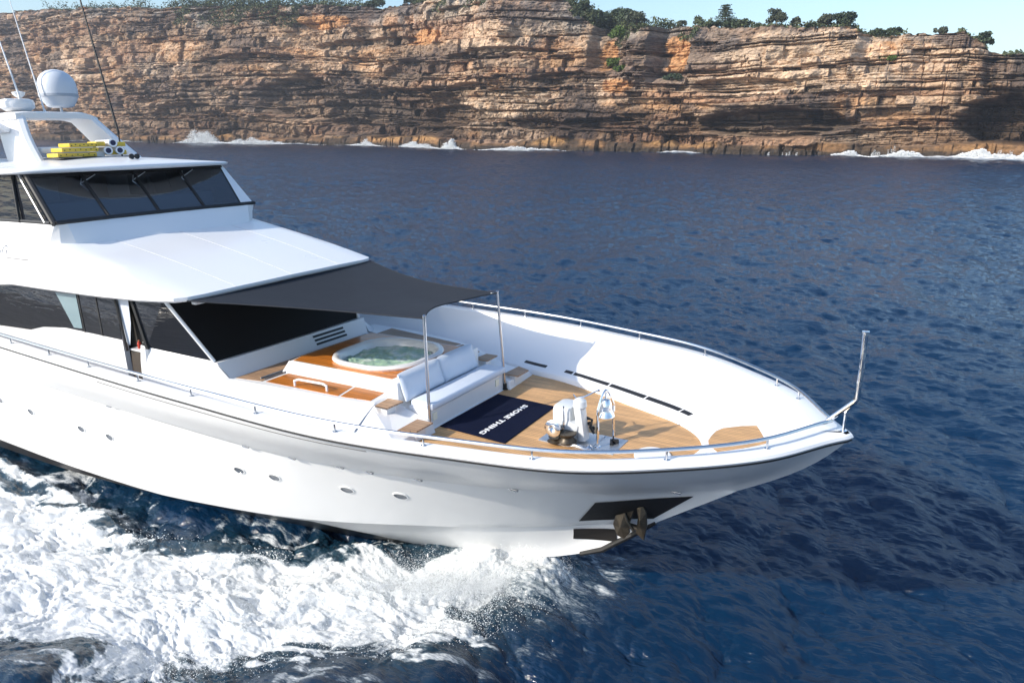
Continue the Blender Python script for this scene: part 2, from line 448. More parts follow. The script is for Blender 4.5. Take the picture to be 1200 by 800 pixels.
def bush(name, x, back, w, h, label, mat, leaf=.33, n=None, trunk=True, cat='tree', seed=0, group=None, z=None):
    rs = np.random.RandomState(seed + int(abs(x) * 10))
    rp = rim_at(x); base = Vector((x, rp[1] + back, (rp[2] if z is None else z) - .3))
    root = bpy.data.objects.new(name, None); COL.objects.link(root); root.location = base
    tag(root, label, cat, group)
    nc = 9 + int(w * 2)
    cen = np.stack([rs.uniform(-.5, .5, nc) * w * .8, rs.uniform(-.5, .5, nc) * w * .6, h * (.42 + .42 * rs.uniform(0, 1, nc))], 1)
    cen[:, 2] -= (np.abs(cen[:, 0]) / (w * .5)) ** 2 * h * .22
    rad = rs.uniform(.16, .3, nc) * min(w, h * 1.3)
    P = clump_points(rs, n or int(420 + w * h * 62), cen, rad)
    P[:, 2] = np.maximum(P[:, 2], .1)
    V, F = leaf_quads(P, leaf, rs)
    mesh_np('crown', V, F, mat, smooth=False, parent=root)
    if trunk:
        mb = MB()
        mb.tube([(0, 0, -.5), (.1, 0, h * .25), (.05, .05, h * .6)], [.22, .17, .08], 6)
        for c in cen[:6]: mb.tube([(.08, 0, h * .22), tuple(c * np.array([.5, .5, .8])), tuple(c)], [.1, .07, .03], 5)
        mb.build('trunk', BARK, root)
    return root

def pine(x, back, h):
    rs = np.random.RandomState(11)
    rp = rim_at(x); root = bpy.data.objects.new('pine_tree', None); COL.objects.link(root); root.location = (x, rp[1] + back, rp[2] - .3)
    tag(root, 'tall dark pine with flat tiered branches standing on the cliff top', 'tree')
    mb = MB(); mb.tube([(0, 0, -.5), (.1, 0, h * .5), (0, 0, h)], [.28, .18, .05], 7)
    pts = []
    for lv in range(8):
        z = h * (.34 + .64 * lv / 7); L = (3.5 - 2.2 * lv / 7) * (1.0 if lv % 2 else .72)
        for b in range(7):
            a = b * .9 + lv * .5 + rs.uniform(-.2, .2); l = L * rs.uniform(.7, 1.15)
            e = np.array([math.cos(a) * l, math.sin(a) * l, z + .12 * l])
            mb.tube([(0, 0, z), tuple(e)], [.06, .02], 4)
            for q in np.linspace(.35, 1, 9):
                for _ in range(4): pts.append(np.array([0, 0, z]) * (1 - q) + e * q + rs.normal(size=3) * [.24, .24, .1])
    V, F = leaf_quads(np.array(pts), .22, rs)
    mesh_np('crown', V, F, LEAF_DARK, smooth=False, parent=root)
    mb.build('trunk', BARK, root)

pine(-69.0, 2.0, 6.6)
TG = 'trees and bushes along the cliff rim'
for i, (x, bk, w, h, lab, mt) in enumerate([
    (-66.6, 2.6, 5.5, 3.4, 'low broad dark bush at the foot of the tiered pine', LEAF_DARK),
    (-63.2, 2.4, 3.6, 3.2, 'rounded green bush just right of the tiered pine', LEAF_DARK),
    (-72.4, 3.0, 4.6, 2.2, 'low dark bush just left of the tiered pine', LEAF_DARK),
    (-84.7, 3.0, 3.0, 3.0, 'small lone bush on the grassy rim left of the pine', LEAF_GREY),
    (-58.4, 2.4, 2.6, 1.9, 'small low bush between the pine and the round crowned tree', LEAF_DARK),
    (-52.8, 2.4, 5.4, 5.4, 'round crowned grey green tree right of the pine', LEAF_GREY),
    (-47.7, 2.4, 2.6, 4.0, 'narrow upright tree between the round crowned tree and the wide double tree', LEAF_GREY),
    (-39.6, 2.6, 5.2, 4.3, 'left half of the wide double crowned tree above the pale cliff face', LEAF_GREY),
    (-34.6, 2.4, 5.6, 4.6, 'right half of the wide double crowned tree leaning over the rim', LEAF_DARK),
    (-43.6, 2.0, 3.0, 1.8, 'low dark shrub left of the wide double crowned tree', LEAF_DARK),
    (-26.6, 2.4, 4.6, 2.8, 'dark bush in the dip right of the double crowned tree', LEAF_DARK),
    (-22.0, 2.2, 4.4, 3.0, 'scraggly dark bush above the stepped orange bay', LEAF_DARK),
    (-10.6, 2.2, 3.4, 2.4, 'small windswept bush on the bare rim at the right end', LEAF_GREY),
    (0.6, 2.6, 4.2, 4.2, 'dark bush spilling over the last step of the cliff', LEAF_DARK),
    (12.5, 2.2, 3.4, 2.4, 'small bush at the right edge of the headland', LEAF_GREY),
    (-98.6, 2.6, 6.0, 6.4, 'grey green tree right above the rock pillar', LEAF_GREY),
    (-103.0, 2.6, 6.5, 6.4, 'tall middle tree of the dense clump left of the pillar', LEAF_DARK),
    (-108.6, 2.8, 8.0, 8.2, 'largest tree of the dense clump left of the pillar', LEAF_DARK),
    (-113.6, 3.0, 6.0, 6.0, 'dark leafy tree at the left side of the dense clump', LEAF_DARK),
    (-117.6, 3.2, 4.0, 6.2, 'thin tree poking above the rim where the cliff steps down', LEAF_DARK),
    (-229.0, 4.0, 9.0, 4.2, 'dark bush on the high rim above the long cave', LEAF_DARK),
    (-205.0, 4.0, 10.0, 4.6, 'wide bush on the highest part of the rim', LEAF_DARK),
]):
    bush('rim_tree', x, bk, w, h, lab, mt, seed=i, group=TG)
# bushes growing on ledges of the face
for i, (x, z, w, h, lab) in enumerate([
    (-106.5, 27.5, 7.5, 3.6, 'bright green bush on the ledge left of the rock pillar'),
    (-100.5, 25.5, 5.0, 2.6, 'small green bush tucked below the rock pillar'),
    (-104.0, 36.0, 6.0, 4.5, 'green bush hanging in the gully above the orange scar'),
    (-22.0, 26.0, 5.5, 2.2, 'green bush on the ledge of the stepped orange bay'),
    (-83.0, 22.5, 8.0, 2.2, 'dark scrub at the foot of the orange recess'),
]):
    q = face_at(x, z)
    b = bush('ledge_bush', x, 0, w, h, lab, LEAF_GREEN if i != 4 else LEAF_DARK, trunk=True, cat='bush', seed=40 + i, group='bushes on ledges of the cliff face')
    b.location = (q[0], q[1] - .2, q[2] - .4)

def scrub():
    rs = np.random.RandomState(5)
    P = []
    for x0, x1, n, hh in [(-470, -330, 5500, 3.4), (-345, -262, 12000, 3.4), (-262, -124, 12000, 2.4), (-124, -94, 6800, 3.0), (-94, -70, 3600, 1.7), (-70, -25, 2600, 1.1), (-25, 25, 2200, 1.0), (25, 120, 3000, 1.5)]:
        X = rs.uniform(x0, x1, n)
        dens = fbm(X * .08, X * 0, 3, 200)
        X = X[dens > .42] if n > 2000 else X
        i = np.clip(np.searchsorted(RIM[:, 0], X), 0, len(RIM) - 1)
        d = rs.uniform(-.6, 14, len(X))
        hgt = hh * (.2 + 1.9 * sstep(.3, .8, fbm(X * .16, d * .2, 4, 201))) * rs.uniform(0, 1, len(X)) ** .7
        P.append(np.stack([X, RIM[i, 1] + d, RIM[i, 2] + hgt - .1 + np.minimum(d, 12) * .03], 1))
    # scrub spilling down the upper ledges at the left
    for x0, x1, n, dep in [(-335, -262, 7000, 9), (-185, -150, 2200, 5), (-122, -94, 4200, 8), (-94, -76, 2400, 4.5)]:
        X = rs.uniform(x0, x1, n); f = rs.uniform(0, 1, n) ** 1.6 * dep
        keep = fbm(X * .1, f * .2, 3, 203) > .47; X = X[keep]; f = f[keep]
        i = np.clip(np.searchsorted(RIM[:, 0], X), 0, len(RIM) - 1)
        j = np.array([np.argmin(np.abs(CLIFF[a, :, 2] - (RIM[a, 2] - b))) for a, b in zip(i, f)])
        q = CLIFF[i, j]
        P.append(q + rs.uniform(0, 1, (len(q), 3)) * np.array([.5, -.7, .6]))
    P = np.concatenate(P)
    V, F = leaf_quads(P, .42, rs)
    o = mesh_np('scrub', V, F, foliage_mat('leaf_scrub', (.075, .09, .042)), smooth=False)
    tag(o, 'low coastal scrub covering the top of the headland', 'scrub', kind='stuff')
scrub()
# ================================================================== THE SEA
TRIM = R(2.09)
def y2w(x, y, z):
    """yacht frame (bow tip at x=0, trimmed bow up) -> world"""
    return ((x + 12) * math.cos(TRIM) - z * math.sin(TRIM) - 12, y, (x + 12) * math.sin(TRIM) + z * math.cos(TRIM))

def ocean_tile(L, N, kp, slope, wdir, seed, spread=2, kmax=None):
    rs = np.random.RandomState(seed)
    k1 = np.fft.fftfreq(N, L / N) * 2 * np.pi
    kx, ky = np.meshgrid(k1, k1, indexing='ij'); k = np.hypot(kx, ky); k[0, 0] = 1
    cosw = (kx * math.cos(wdir) + ky * math.sin(wdir)) / k
    S = k ** -4.0 * np.exp(-1.0 * (kp / k) ** 2) * (np.abs(cosw) ** spread * .92 + .08)
    if kmax: S *= np.exp(-(k / kmax) ** 2)
    S[0, 0] = 0
    A = (rs.normal(size=(N, N)) + 1j * rs.normal(size=(N, N))) * np.sqrt(S)
    h = np.fft.ifft2(A).real
    sx = np.fft.ifft2(A * 1j * kx).real; sy = np.fft.ifft2(A * 1j * ky).real
    sc = slope / math.sqrt((sx ** 2 + sy ** 2).mean())
    dx = np.fft.ifft2(A * -1j * kx / k).real; dy = np.fft.ifft2(A * -1j * ky / k).real
    return [a * sc for a in (h, dx, dy)] + [L, N]

def sample(tile, X, Y, rot=0):
    h, dx, dy, L, N = tile
    c, s = math.cos(rot), math.sin(rot)
    U = (X * c + Y * s) / L * N; W = (-X * s + Y * c) / L * N
    i = np.floor(U).astype(int); j = np.floor(W).astype(int); fu = U - i; fw_ = W - j
    i0 = i % N; i1 = (i + 1) % N; j0 = j % N; j1 = (j + 1) % N
    out = []
    for a in (h, dx, dy):
        out.append((a[i0, j0] * (1 - fu) + a[i1, j0] * fu) * (1 - fw_) + (a[i0, j1] * (1 - fu) + a[i1, j1] * fu) * fw_)
    H, DX, DY = out
    return H, DX * c - DY * s, DX * s + DY * c

FOAM_IN = np.array([(-40, -3.2), (-30, -3.1), (-18.64, -3.0), (-16.99, -2.95), (-15.36, -2.95), (-13.75, -2.9), (-12.04, -3.0), (-10.36, -2.5), (-8.79, -1.7), (-7.56, -1.0), (-6.8, -.4), (-6.22, 0.03), (-5.41, .5), (-4.3, .6)])
FOAM_OUT = np.array([(-4.0, .5), (-4.1, .1), (-4.35, -.45), (-4.5, -1.15), (-4.85, -1.75), (-5.1, -2.35), (-5.3, -2.95), (-5.9, -3.45), (-6.6, -3.85), (-7.0, -4.4), (-7.4, -4.9), (-8.22, -5.25), (-9.12, -5.6), (-9.87, -5.95), (-10.78, -6.3), (-11.57, -6.65), (-14, -7.8), (-20, -9.6), (-30, -13), (-40, -16)])
FOAM_POLY = np.concatenate([FOAM_IN, FOAM_OUT])

def poly_sd(poly, X, Y):
    """signed distance, positive inside"""
    d2 = np.full(X.shape, 1e9); ins = np.zeros(X.shape, bool); n = len(poly)
    for i in range(n):
        ax, ay = poly[i]; bx, by = poly[(i + 1) % n]
        ex, ey = bx - ax, by - ay; t = np.clip(((X - ax) * ex + (Y - ay) * ey) / (ex * ex + ey * ey), 0, 1)
        d2 = np.minimum(d2, (X - ax - ex * t) ** 2 + (Y - ay - ey * t) ** 2)
        cnd = ((ay > Y) != (by > Y)) & (X < (bx - ax) * (Y - ay) / (by - ay + 1e-12) + ax)
        ins ^= cnd
    return np.where(ins, 1, -1) * np.sqrt(d2)

def build_sea():
    T1 = ocean_tile(71.0, 1024, 2 * math.pi / 5.0, .20, R(200), 1, 2, 40)
    T2 = ocean_tile(19.3, 1024, 2 * math.pi / 1.1, .25, R(222), 2, 1, 140)
    T3 = ocean_tile(410.0, 512, 2 * math.pi / 38.0, .045, R(185), 3, 2)
    cx, cy = CAM.x, CAM.y
    # radial lattice that is dense where the picture is close, coarse elsewhere
    r = [2.0]
    while r[-1] < 3000:
        q = r[-1]
        if q < 300: s = max(.018, min(q * q / (705 * 7.5) * .72, .10 + q * .0035))
        else: s = (q - 290) * .06 + .9
        if q < 7: s = .12
        r.append(q + s)
    r = np.array(r)
    c0 = math.degrees(YAW)
    th = np.concatenate([np.arange(c0 - 180, c0 - 43, 1.6), np.arange(c0 - 43, c0 + 43, .105), np.arange(c0 + 43, c0 + 180, 1.6), [c0 + 180]])
    th = np.radians(th)
    RR, TH = np.meshgrid(r, th, indexing='ij')
    X = cx + RR * np.cos(TH); Y = cy + RR * np.sin(TH)
    near = sstep(2500, 300, RR)
    h1, dx1, dy1 = sample(T1, X, Y)
    h2, dx2, dy2 = sample(T2, X, Y, .4)
    h3, dx3, dy3 = sample(T3, X, Y)
    h4, dx4, dy4 = sample(T1, X * 1.9 + 13, Y * 1.9 - 5, 1.1)
    gust = .75 + .5 * fbm(X * .02, Y * .05, 3, 301)
    lod2 = sstep(260, 70, RR)
    Z = (h1 * gust + h3 + h4 * .30 * gust + h2 * gust * (lod2 * .85 + .15)) * near
    PX = X + (dx1 * 1.0 + dx2 * .9 * lod2 + dx4 * .25) * near; PY = Y + (dy1 * 1.0 + dy2 * .9 * lod2 + dy4 * .25) * near
    # ---- the wake: only worked out near the boat
    m = (X > -42) & (X < 4) & (Y > -18) & (Y < 8)
    foam = np.zeros_like(X); aer = np.zeros_like(X)
    xm, ym = X[m], Y[m]
    wob = (fbm(xm * .8, ym * .8, 4, 310) - .5) * 1.2 + (fbm(xm * 3.1, ym * 3.1, 4, 311) - .5) * .75 + (fbm(xm * 11, ym * 11, 3, 316) - .5) * .35
    sd_ = poly_sd(FOAM_POLY, xm, ym)
    # distance outwards from the hull side edge: the inner edge stays crisper
    sdi = sd_ + wob * np.where(sd_ > -9, .8, 0)
    fm = sstep(-.38, .22, sdi)
    # streaks thrown aft and outwards
    a = R(205); us = xm * math.cos(a) + ym * math.sin(a); vs_ = -xm * math.sin(a) + ym * math.cos(a)
    us = us + (fbm(xm * .7, ym * .7, 3, 312) - .5) * 1.6; vs_ = vs_ + (fbm(xm * .6 + 5, ym * .6, 3, 313) - .5) * 1.6
    st = fbm(us * 1.1, vs_ * 3.2, 5, 314, .6)
    holes = sstep(.44, .30, fbm(us * .42, vs_ * 1.1, 4, 315))
    fcore = sstep(.1, 1.0, sd_)
    dens = fm * (.62 + .50 * fcore) * 1.30 - holes * .42 * fm
    f = sstep(.30, .75, dens * .8 + (st - .5) * 1.7 * (1.25 - fcore * .45))
    f *= fm
    # lacework outside the main sheet
    lace = sstep(-1.3, -.1, sd_ + wob) * sstep(.56, .66, st) * .8
    # thin sheet running along the hull
    f = np.maximum(f, lace)
    foam[m] = np.clip(f, 0, 1); aer[m] = sstep(-1.2, .6, sd_ + wob)
    lump = (fbm(us * 1.7, vs_ * 2.6, 5, 320, .58) - .5)
    lump2 = (fbm(xm * 7, ym * 7, 3, 321) - .5)
    ridge = np.exp(-((sd_ - .75) / .55) ** 2) * sstep(-16, -7, xm)       # breaking crest near the outer edge
    zz = np.zeros_like(xm)
    lump3 = (fbm(us * 5.5, vs_ * 11, 4, 322, .62) - .5)
    zz += fm * (.07 + .22 * lump * (.6 + fcore) + .035 * lump2 + .10 * lump3 + .02 * (fbm(xm * 19, ym * 19, 2, 323) - .5))
    iny = np.interp(-xm, -FOAM_IN[::-1, 0], FOAM_IN[::-1, 1])
    mound = np.exp(-(((xm + 5.1) / 1.25) ** 2 + ((ym + .25) / .75) ** 2)); zz += .52 * mound * (.75 + .5 * fbm(xm * 4, ym * 4, 3, 340))
    foam[m] = np.clip(np.maximum(foam[m], mound * 1.3 * (.55 + .8 * st)), 0, 1)
    zz -= .26 * np.exp(-((sd_ + .35) / .55) ** 2) * (ym > iny - .1) * sstep(-6.0, -8.5, xm) * sstep(-24, -17, xm) + ridge * .16 * (ym < 0)
    # outer shoulder of the bow wave, and the trough along the hull
    zz += .22 * np.exp(-((sd_ + .7) / .8) ** 2) * sstep(-2.5, -6, xm) * (ym < -1)
    Zm = Z[m] * (1 - .45 * fm) + zz
    PXm = PX[m]; PYm = PY[m]
    Z[m] = Zm
    # surf where the swell meets the cliff bench
    yb = cliff_y(X); ds = yb - 3.2 - Y
    sn = fbm(X * .05, Y * 0 + 1.7, 3, 330); s2 = fbm(X * .35, ds * .5, 4, 331)
    surf = sstep(.50, .62, sn + .25 * sstep(-26, 2, X)) * sstep(.0, .8, s2 * 1.6 - np.abs(ds - 1.5) / 7.5)
    surf += sstep(-22, 0, X) * sstep(.50, .60, fbm(X * .09, ds * .32, 4, 332)) * sstep(24, 10, ds) * .75
    surf *= (Y > 150) & (Y < 260)
    surf = np.clip(surf, 0, 1)
    Z += surf * (.25 + .5 * s2)
    foam = np.maximum(foam, surf)
    V = np.stack([PX, PY, Z], -1).reshape(-1, 3)
    nu, nv = X.shape
    F = grid_faces(nu, nv, flip=False)
    # centre cap
    m_, t, p = newmat('sea_water')
    at = t.nodes.new('ShaderNodeAttribute'); at.attribute_name = 'foam'
    ae = t.nodes.new('ShaderNodeAttribute'); ae.attribute_name = 'aer'
    ge = t.nodes.new('ShaderNodeTexCoord')
    def noise(scale, det, rough=.6, dist=0, vec=None):
        n = t.nodes.new('ShaderNodeTexNoise'); n.inputs['Scale'].default_value = scale; n.inputs['Detail'].default_value = det
        n.inputs['Roughness'].default_value = rough; n.inputs['Distortion'].default_value = dist
        t.links.new(vec or ge.outputs['Object'], n.inputs['Vector']); return n
    def math_(op, a_, b_=None, c_=None, clamp=False):
        n = t.nodes.new('ShaderNodeMath'); n.operation = op; n.use_clamp = clamp
        for i, v in enumerate((a_, b_, c_)):
            if v is None: continue
            if isinstance(v, (int, float)): n.inputs[i].default_value = v
            else: t.links.new(v, n.inputs[i])
        return n.outputs[0]
    mp = t.nodes.new('ShaderNodeMapping'); mp.inputs['Rotation'].default_value = (0, 0, R(-25)); mp.inputs['Scale'].default_value = (.45, 1.6, 1)
    t.links.new(ge.outputs['Object'], mp.inputs[0])
    nf = noise(5.0, 8, .68, .3, mp.outputs[0]); nf2 = noise(26.0, 4, .6, 0, mp.outputs[0])
    # foam edge broken up by fine noise
    e = math_('MULTIPLY_ADD', math_('SUBTRACT', nf.outputs[0], .5), 1.5, at.outputs['Fac'])
    e = math_('MULTIPLY_ADD', math_('SUBTRACT', nf2.outputs[0], .5), 1.1, e)
    gate = math_('MULTIPLY', math_('MULTIPLY_ADD', at.outputs['Fac'], 8, 0, clamp=True), 1)
    mr = t.nodes.new('ShaderNodeMapRange'); mr.interpolation_type = 'SMOOTHSTEP'; mr.inputs[1].default_value = .10; mr.inputs[2].default_value = 1.05
    t.links.new(e, mr.inputs[0])
    fac = math_('MULTIPLY', mr.outputs[0], gate)
    # water body
    wcol = t.nodes.new('ShaderNodeMix'); wcol.data_type = 'RGBA'
    wcol.inputs[6].default_value = (.0014, .0175, .050, 1); wcol.inputs[7].default_value = (.008, .030, .048, 1)
    t.links.new(ae.outputs['Fac'], wcol.inputs[0])
    t.links.new(wcol.outputs[2], p.inputs['Base Color'])
    rg = t.nodes.new('ShaderNodeAttribute'); rg.attribute_name = 'chop'; t.links.new(rg.outputs['Fac'], p.inputs['Roughness']); p.inputs['IOR'].default_value = 1.42
    nb = noise(7.0, 6, .6, .2, mp.outputs[0]); nb2 = noise(1.3, 5, .6, .2, mp.outputs[0])
    nb3 = noise(.42, 4, .6, .2, mp.outputs[0]); fa = t.nodes.new('ShaderNodeAttribute'); fa.attribute_name = 'far'
    hb = math_('MULTIPLY_ADD', nb2.outputs[0], 3.0, nb.outputs[0])
    hb = math_('MULTIPLY_ADD', math_('MULTIPLY', nb3.outputs[0], 22.0), fa.outputs['Fac'], math_('MULTIPLY', hb, math_('MULTIPLY_ADD', fa.outputs['Fac'], 1.6, 1.0)))
    bp = t.nodes.new('ShaderNodeBump'); bp.inputs['Strength'].default_value = .55; bp.inputs['Distance'].default_value = .05
    t.links.new(hb, bp.inputs['Height']); t.links.new(bp.outputs[0], p.inputs['Normal'])
    # foam
    fo = t.nodes.new('ShaderNodeBsdfPrincipled')
    fc = t.nodes.new('ShaderNodeMix'); fc.data_type = 'RGBA'; fc.inputs[6].default_value = (.26, .33, .38, 1); fc.inputs[7].default_value = (.66, .68, .69, 1)
    t.links.new(mr.outputs[0], fc.inputs[0]); t.links.new(fc.outputs[2], fo.inputs['Base Color'])
    fo.inputs['Roughness'].default_value = .75; fo.inputs['Subsurface Weight'].default_value = 0.0
    fb = t.nodes.new('ShaderNodeBump'); fb.inputs['Strength'].default_value = .45; fb.inputs['Distance'].default_value = .035
    hf = math_('MULTIPLY_ADD', nf.outputs[0], 1.6, math_('MULTIPLY', nf2.outputs[0], .5))
    t.links.new(hf, fb.inputs['Height']); t.links.new(fb.outputs[0], fo.inputs['Normal'])
    ms = t.nodes.new('ShaderNodeMixShader')
    t.links.new(fac, ms.inputs[0]); t.links.new(p.outputs[0], ms.inputs[1]); t.links.new(fo.outputs[0], ms.inputs[2])
    t.links.new(ms.outputs[0], t.nodes['Material Output'].inputs['Surface'])
    o = mesh_np('sea', V, F, m_, smooth=True)
    attr(o, 'far', sstep(25, 130, RR)); attr(o, 'chop', .08 + .12 * sstep(30, 160, RR)); attr(o, 'foam', foam); attr(o, 'aer', aer)
    tag(o, kind='structure')
    # patch under the camera so the sheet has no hole
    mb = MB(); n = 48
    mb.add([(cx, cy, -.05)] + [(cx + 2.15 * math.cos(2 * math.pi * i / n), cy + 2.15 * math.sin(2 * math.pi * i / n), -.03) for i in range(n)],
           [(0, 1 + i, 1 + (i + 1) % n) for i in range(n)])
    q = mb.build('sea', m_); tag(q, kind='structure')
    o.data.polygons[0].use_smooth = True
build_sea()

# ------------------------------------------------------------------ thrown spray
def spray():
    rs = np.random.RandomState(21)
    pts = []; rad = []
    def throw(n, line, z0, z1, out, jit, r0, r1, up=.35):
        L = np.array(line); i = rs.uniform(0, len(L) - 1.001, n); k = i.astype(int); f = (i - k)[:, None]
        P = L[k] * (1 - f) + L[k + 1] * f
        o_ = rs.uniform(0, 1, n) ** .8
        cl = fbm(P[:, 0] * 4, P[:, 1] * 4 + o_ * 5, 3, 401)
        d = out * o_[:, None] * (0.5 + cl[:, None])
        Q = np.concatenate([P + d + rs.normal(size=(n, 2)) * jit, (z0 + (z1 - z0) * rs.uniform(0, 1, n) ** 2 * (1 - .6 * o_) * (.4 + 1.1 * cl))[:, None]], 1)
        pts.append(Q); rad.append(rs.uniform(r0, r1, n) ** 1 * (rs.uniform(0, 1, n) ** 2 * .9 + .35))
    bow = [(-4.5, .0), (-4.9, -.35), (-5.5, -.75), (-6.2, -1.15), (-7.0, -1.6)]
    throw(52000, bow, .05, .72, np.array([[-.45, -.95]]), .09, .002, .0065)
    throw(16000, [(-4.15, .15), (-4.5, .0), (-5.2, -.5), (-6.4, -1.2)], .0, .45, np.array([[-.1, -.35]]), .08, .002, .006)
    throw(26000, [(-4.5, -.3), (-4.9, -1.2), (-5.3, -2.1), (-5.8, -2.9), (-7.1, -4.0), (-9, -5.2), (-11.5, -6.2)], .0, .32, np.array([[.25, -.45]]), .20, .002, .0075)
    throw(16000, [(-5.0, -1.0), (-6.2, -2.1), (-8, -3.3), (-11, -4.2), (-14, -4.8)], .1, .42, np.array([[-.2, -.5]]), .3, .002, .007)
    throw(1500, [(-8.8, -1.9), (-10.4, -2.5), (-12, -3.1), (-16, -3.2)], .0, .15, np.array([[0, -.3]]), .08, .005, .012)
    P = np.concatenate(pts); r_ = np.concatenate(rad)
    n = len(P)
    base = np.array([(1, 0, 0), (-1, 0, 0), (0, 1, 0), (0, -1, 0), (0, 0, 1), (0, 0, -1)], float)
    st = np.array([1.5, 1.2, .9])
    V = (P[:, None, :] + base[None] * r_[:, None, None] * st).reshape(-1, 3)
    f = np.array([(0, 2, 4), (2, 1, 4), (1, 3, 4), (3, 0, 4), (2, 0, 5), (1, 2, 5), (3, 1, 5), (0, 3, 5)])
    F = (np.arange(n)[:, None, None] * 6 + f[None]).reshape(-1, 3)
    m = simple('spray_drops', (.86, .89, .91), .5)
    o = mesh_np('spray', V, F, m, smooth=True)
    tag(o, 'white droplets of spray thrown up by the bow of the yacht', 'spray', kind='stuff')
    # surf bursting on the rock bench
    pts = []; rr = []
    for x, w, h, nn in [(a_, b_, c_, d_ * 3) for a_, b_, c_, d_ in [(-312, 15, 8.0, 2600), (-283, 30, 2.4, 2600), (-222, 12, 2.0, 900), (-185, 16, 2.2, 1300), (-163, 6, 3.6, 1500), (-132, 16, 1.6, 1100), (-28, 6, 1.6, 500), (-14, 9, 1.8, 800), (6, 12, 2.4, 1800), (16, 10, 2.6, 1600)]]:
        X = x + rs.normal(size=nn) * w * .4
        env = fbm(X * .5, X * 0 + x, 3, 410) * np.exp(-((X - x) / (w * .55)) ** 2) * 1.6
        Zz = h * env * rs.uniform(0, 1, nn) ** 1.3
        Yy = cliff_y(X) - 5.5 + rs.normal(size=nn) * .8
        pts.append(np.stack([X, Yy, Zz], 1)); rr.append(rs.uniform(.06, .17, nn))
    # water running back off the bench in thin white falls
    for x0, x1, nn in [(-50, -38, 1500), (-26, -12, 2600), (4, 24, 4200)]:
        X = rs.uniform(x0, x1, nn); g_ = fbm(X * 1.3, X * 0, 3, 415); X = X[g_ > .56]; nn = len(X)
        pts.append(np.stack([X, cliff_y(X) - 5.2 + rs.normal(size=nn) * .15, rs.uniform(.0, 1, nn) ** 1.5 * (.4 + 3.4 * fbm(X * .9, X * 0 + 4, 3, 416) ** 1.5)], 1)); rr.append(rs.uniform(.03, .065, nn))
    P = np.concatenate(pts); r_ = np.concatenate(rr); n = len(P)
    V = (P[:, None, :] + base[None] * r_[:, None, None]).reshape(-1, 3)
    F = (np.arange(n)[:, None, None] * 6 + f[None]).reshape(-1, 3)
    o = mesh_np('surf', V, F, m, smooth=True)
    tag(o, 'white surf breaking along the rock bench at the foot of the cliff', 'surf', kind='stuff')
spray()
# ================================================================== THE YACHT
def pch(x, y, xs):
    x = np.asarray(x, float); y = np.asarray(y, float); xs = np.asarray(xs, float)
    h = np.diff(x); dl = np.diff(y) / h
    m = np.empty(len(x)); m[0] = dl[0] * 1.3 - .3 * dl[1] if len(dl) > 1 else dl[0]; m[-1] = dl[-1]
    for i in range(1, len(x) - 1):
        m[i] = 0 if dl[i - 1] * dl[i] <= 0 else (dl[i - 1] * h[i] + dl[i] * h[i - 1]) / (h[i] + h[i - 1])
    k = np.clip(np.searchsorted(x, xs) - 1, 0, len(x) - 2); t = (xs - x[k]) / h[k]
    return (2 * t ** 3 - 3 * t ** 2 + 1) * y[k] + (t ** 3 - 2 * t ** 2 + t) * h[k] * m[k] + (-2 * t ** 3 + 3 * t ** 2) * y[k + 1] + (t ** 3 - t ** 2) * h[k] * m[k + 1]

AFT = 31.0
KN = np.array([0, .25, .8, 1.6, 2.8, 4.2, 6, 9, 14, 26., 31.])
BB = np.array([0, .36, 1.18, 1.89, 2.64, 3.03, 3.38, 3.50, 3.53, 3.55, 3.5])
def sheer_b(s): return pch(np.sqrt(KN), BB, np.sqrt(np.maximum(s, 0)))
def sheer_z(s): return 3.345 + .0048 * s + .00093 * np.minimum(s, 22) ** 2
KNU = np.array([(-1.40, .0, 2.17), (-1.62, .10, 2.17), (-2.24, .47, 2.17), (-2.99, .95, 2.18), (-3.84, 1.37, 2.20), (-4.75, 1.74, 2.22), (-5.91, 2.13, 2.27), (-6.91, 2.40, 2.32), (-7.76, 2.60, 2.37), (-8.95, 2.78, 2.45), (-10.49, 2.90, 2.52), (-13.05, 3.0, 2.6), (-16.2, 3.08, 2.7), (-31, 3.1, 3.0)])
CHI = np.array([(-2.60, 0, 1.33), (-3.43, .12, 1.15), (-4.34, .42, 1.0), (-5.3, .76, .89), (-6.31, 1.09, .8), (-8.54, 1.77, .65), (-10.94, 2.21, .55), (-14.66, 2.53, .42), (-18.5, 2.64, .35), (-31, 2.8, .3)])
KEE = np.array([(-3.50, 0, .57), (-4.3, 0, 0.2), (-6.2, 0, -.40), (-9, 0, -.9), (-31, 0, -1.3)])
def crv(T, x): return pch(-T[:, 0], T[:, 1], -x), pch(-T[:, 0], T[:, 2], -x)
NS = 150
TT = np.linspace(0, 1, NS) ** 1.9
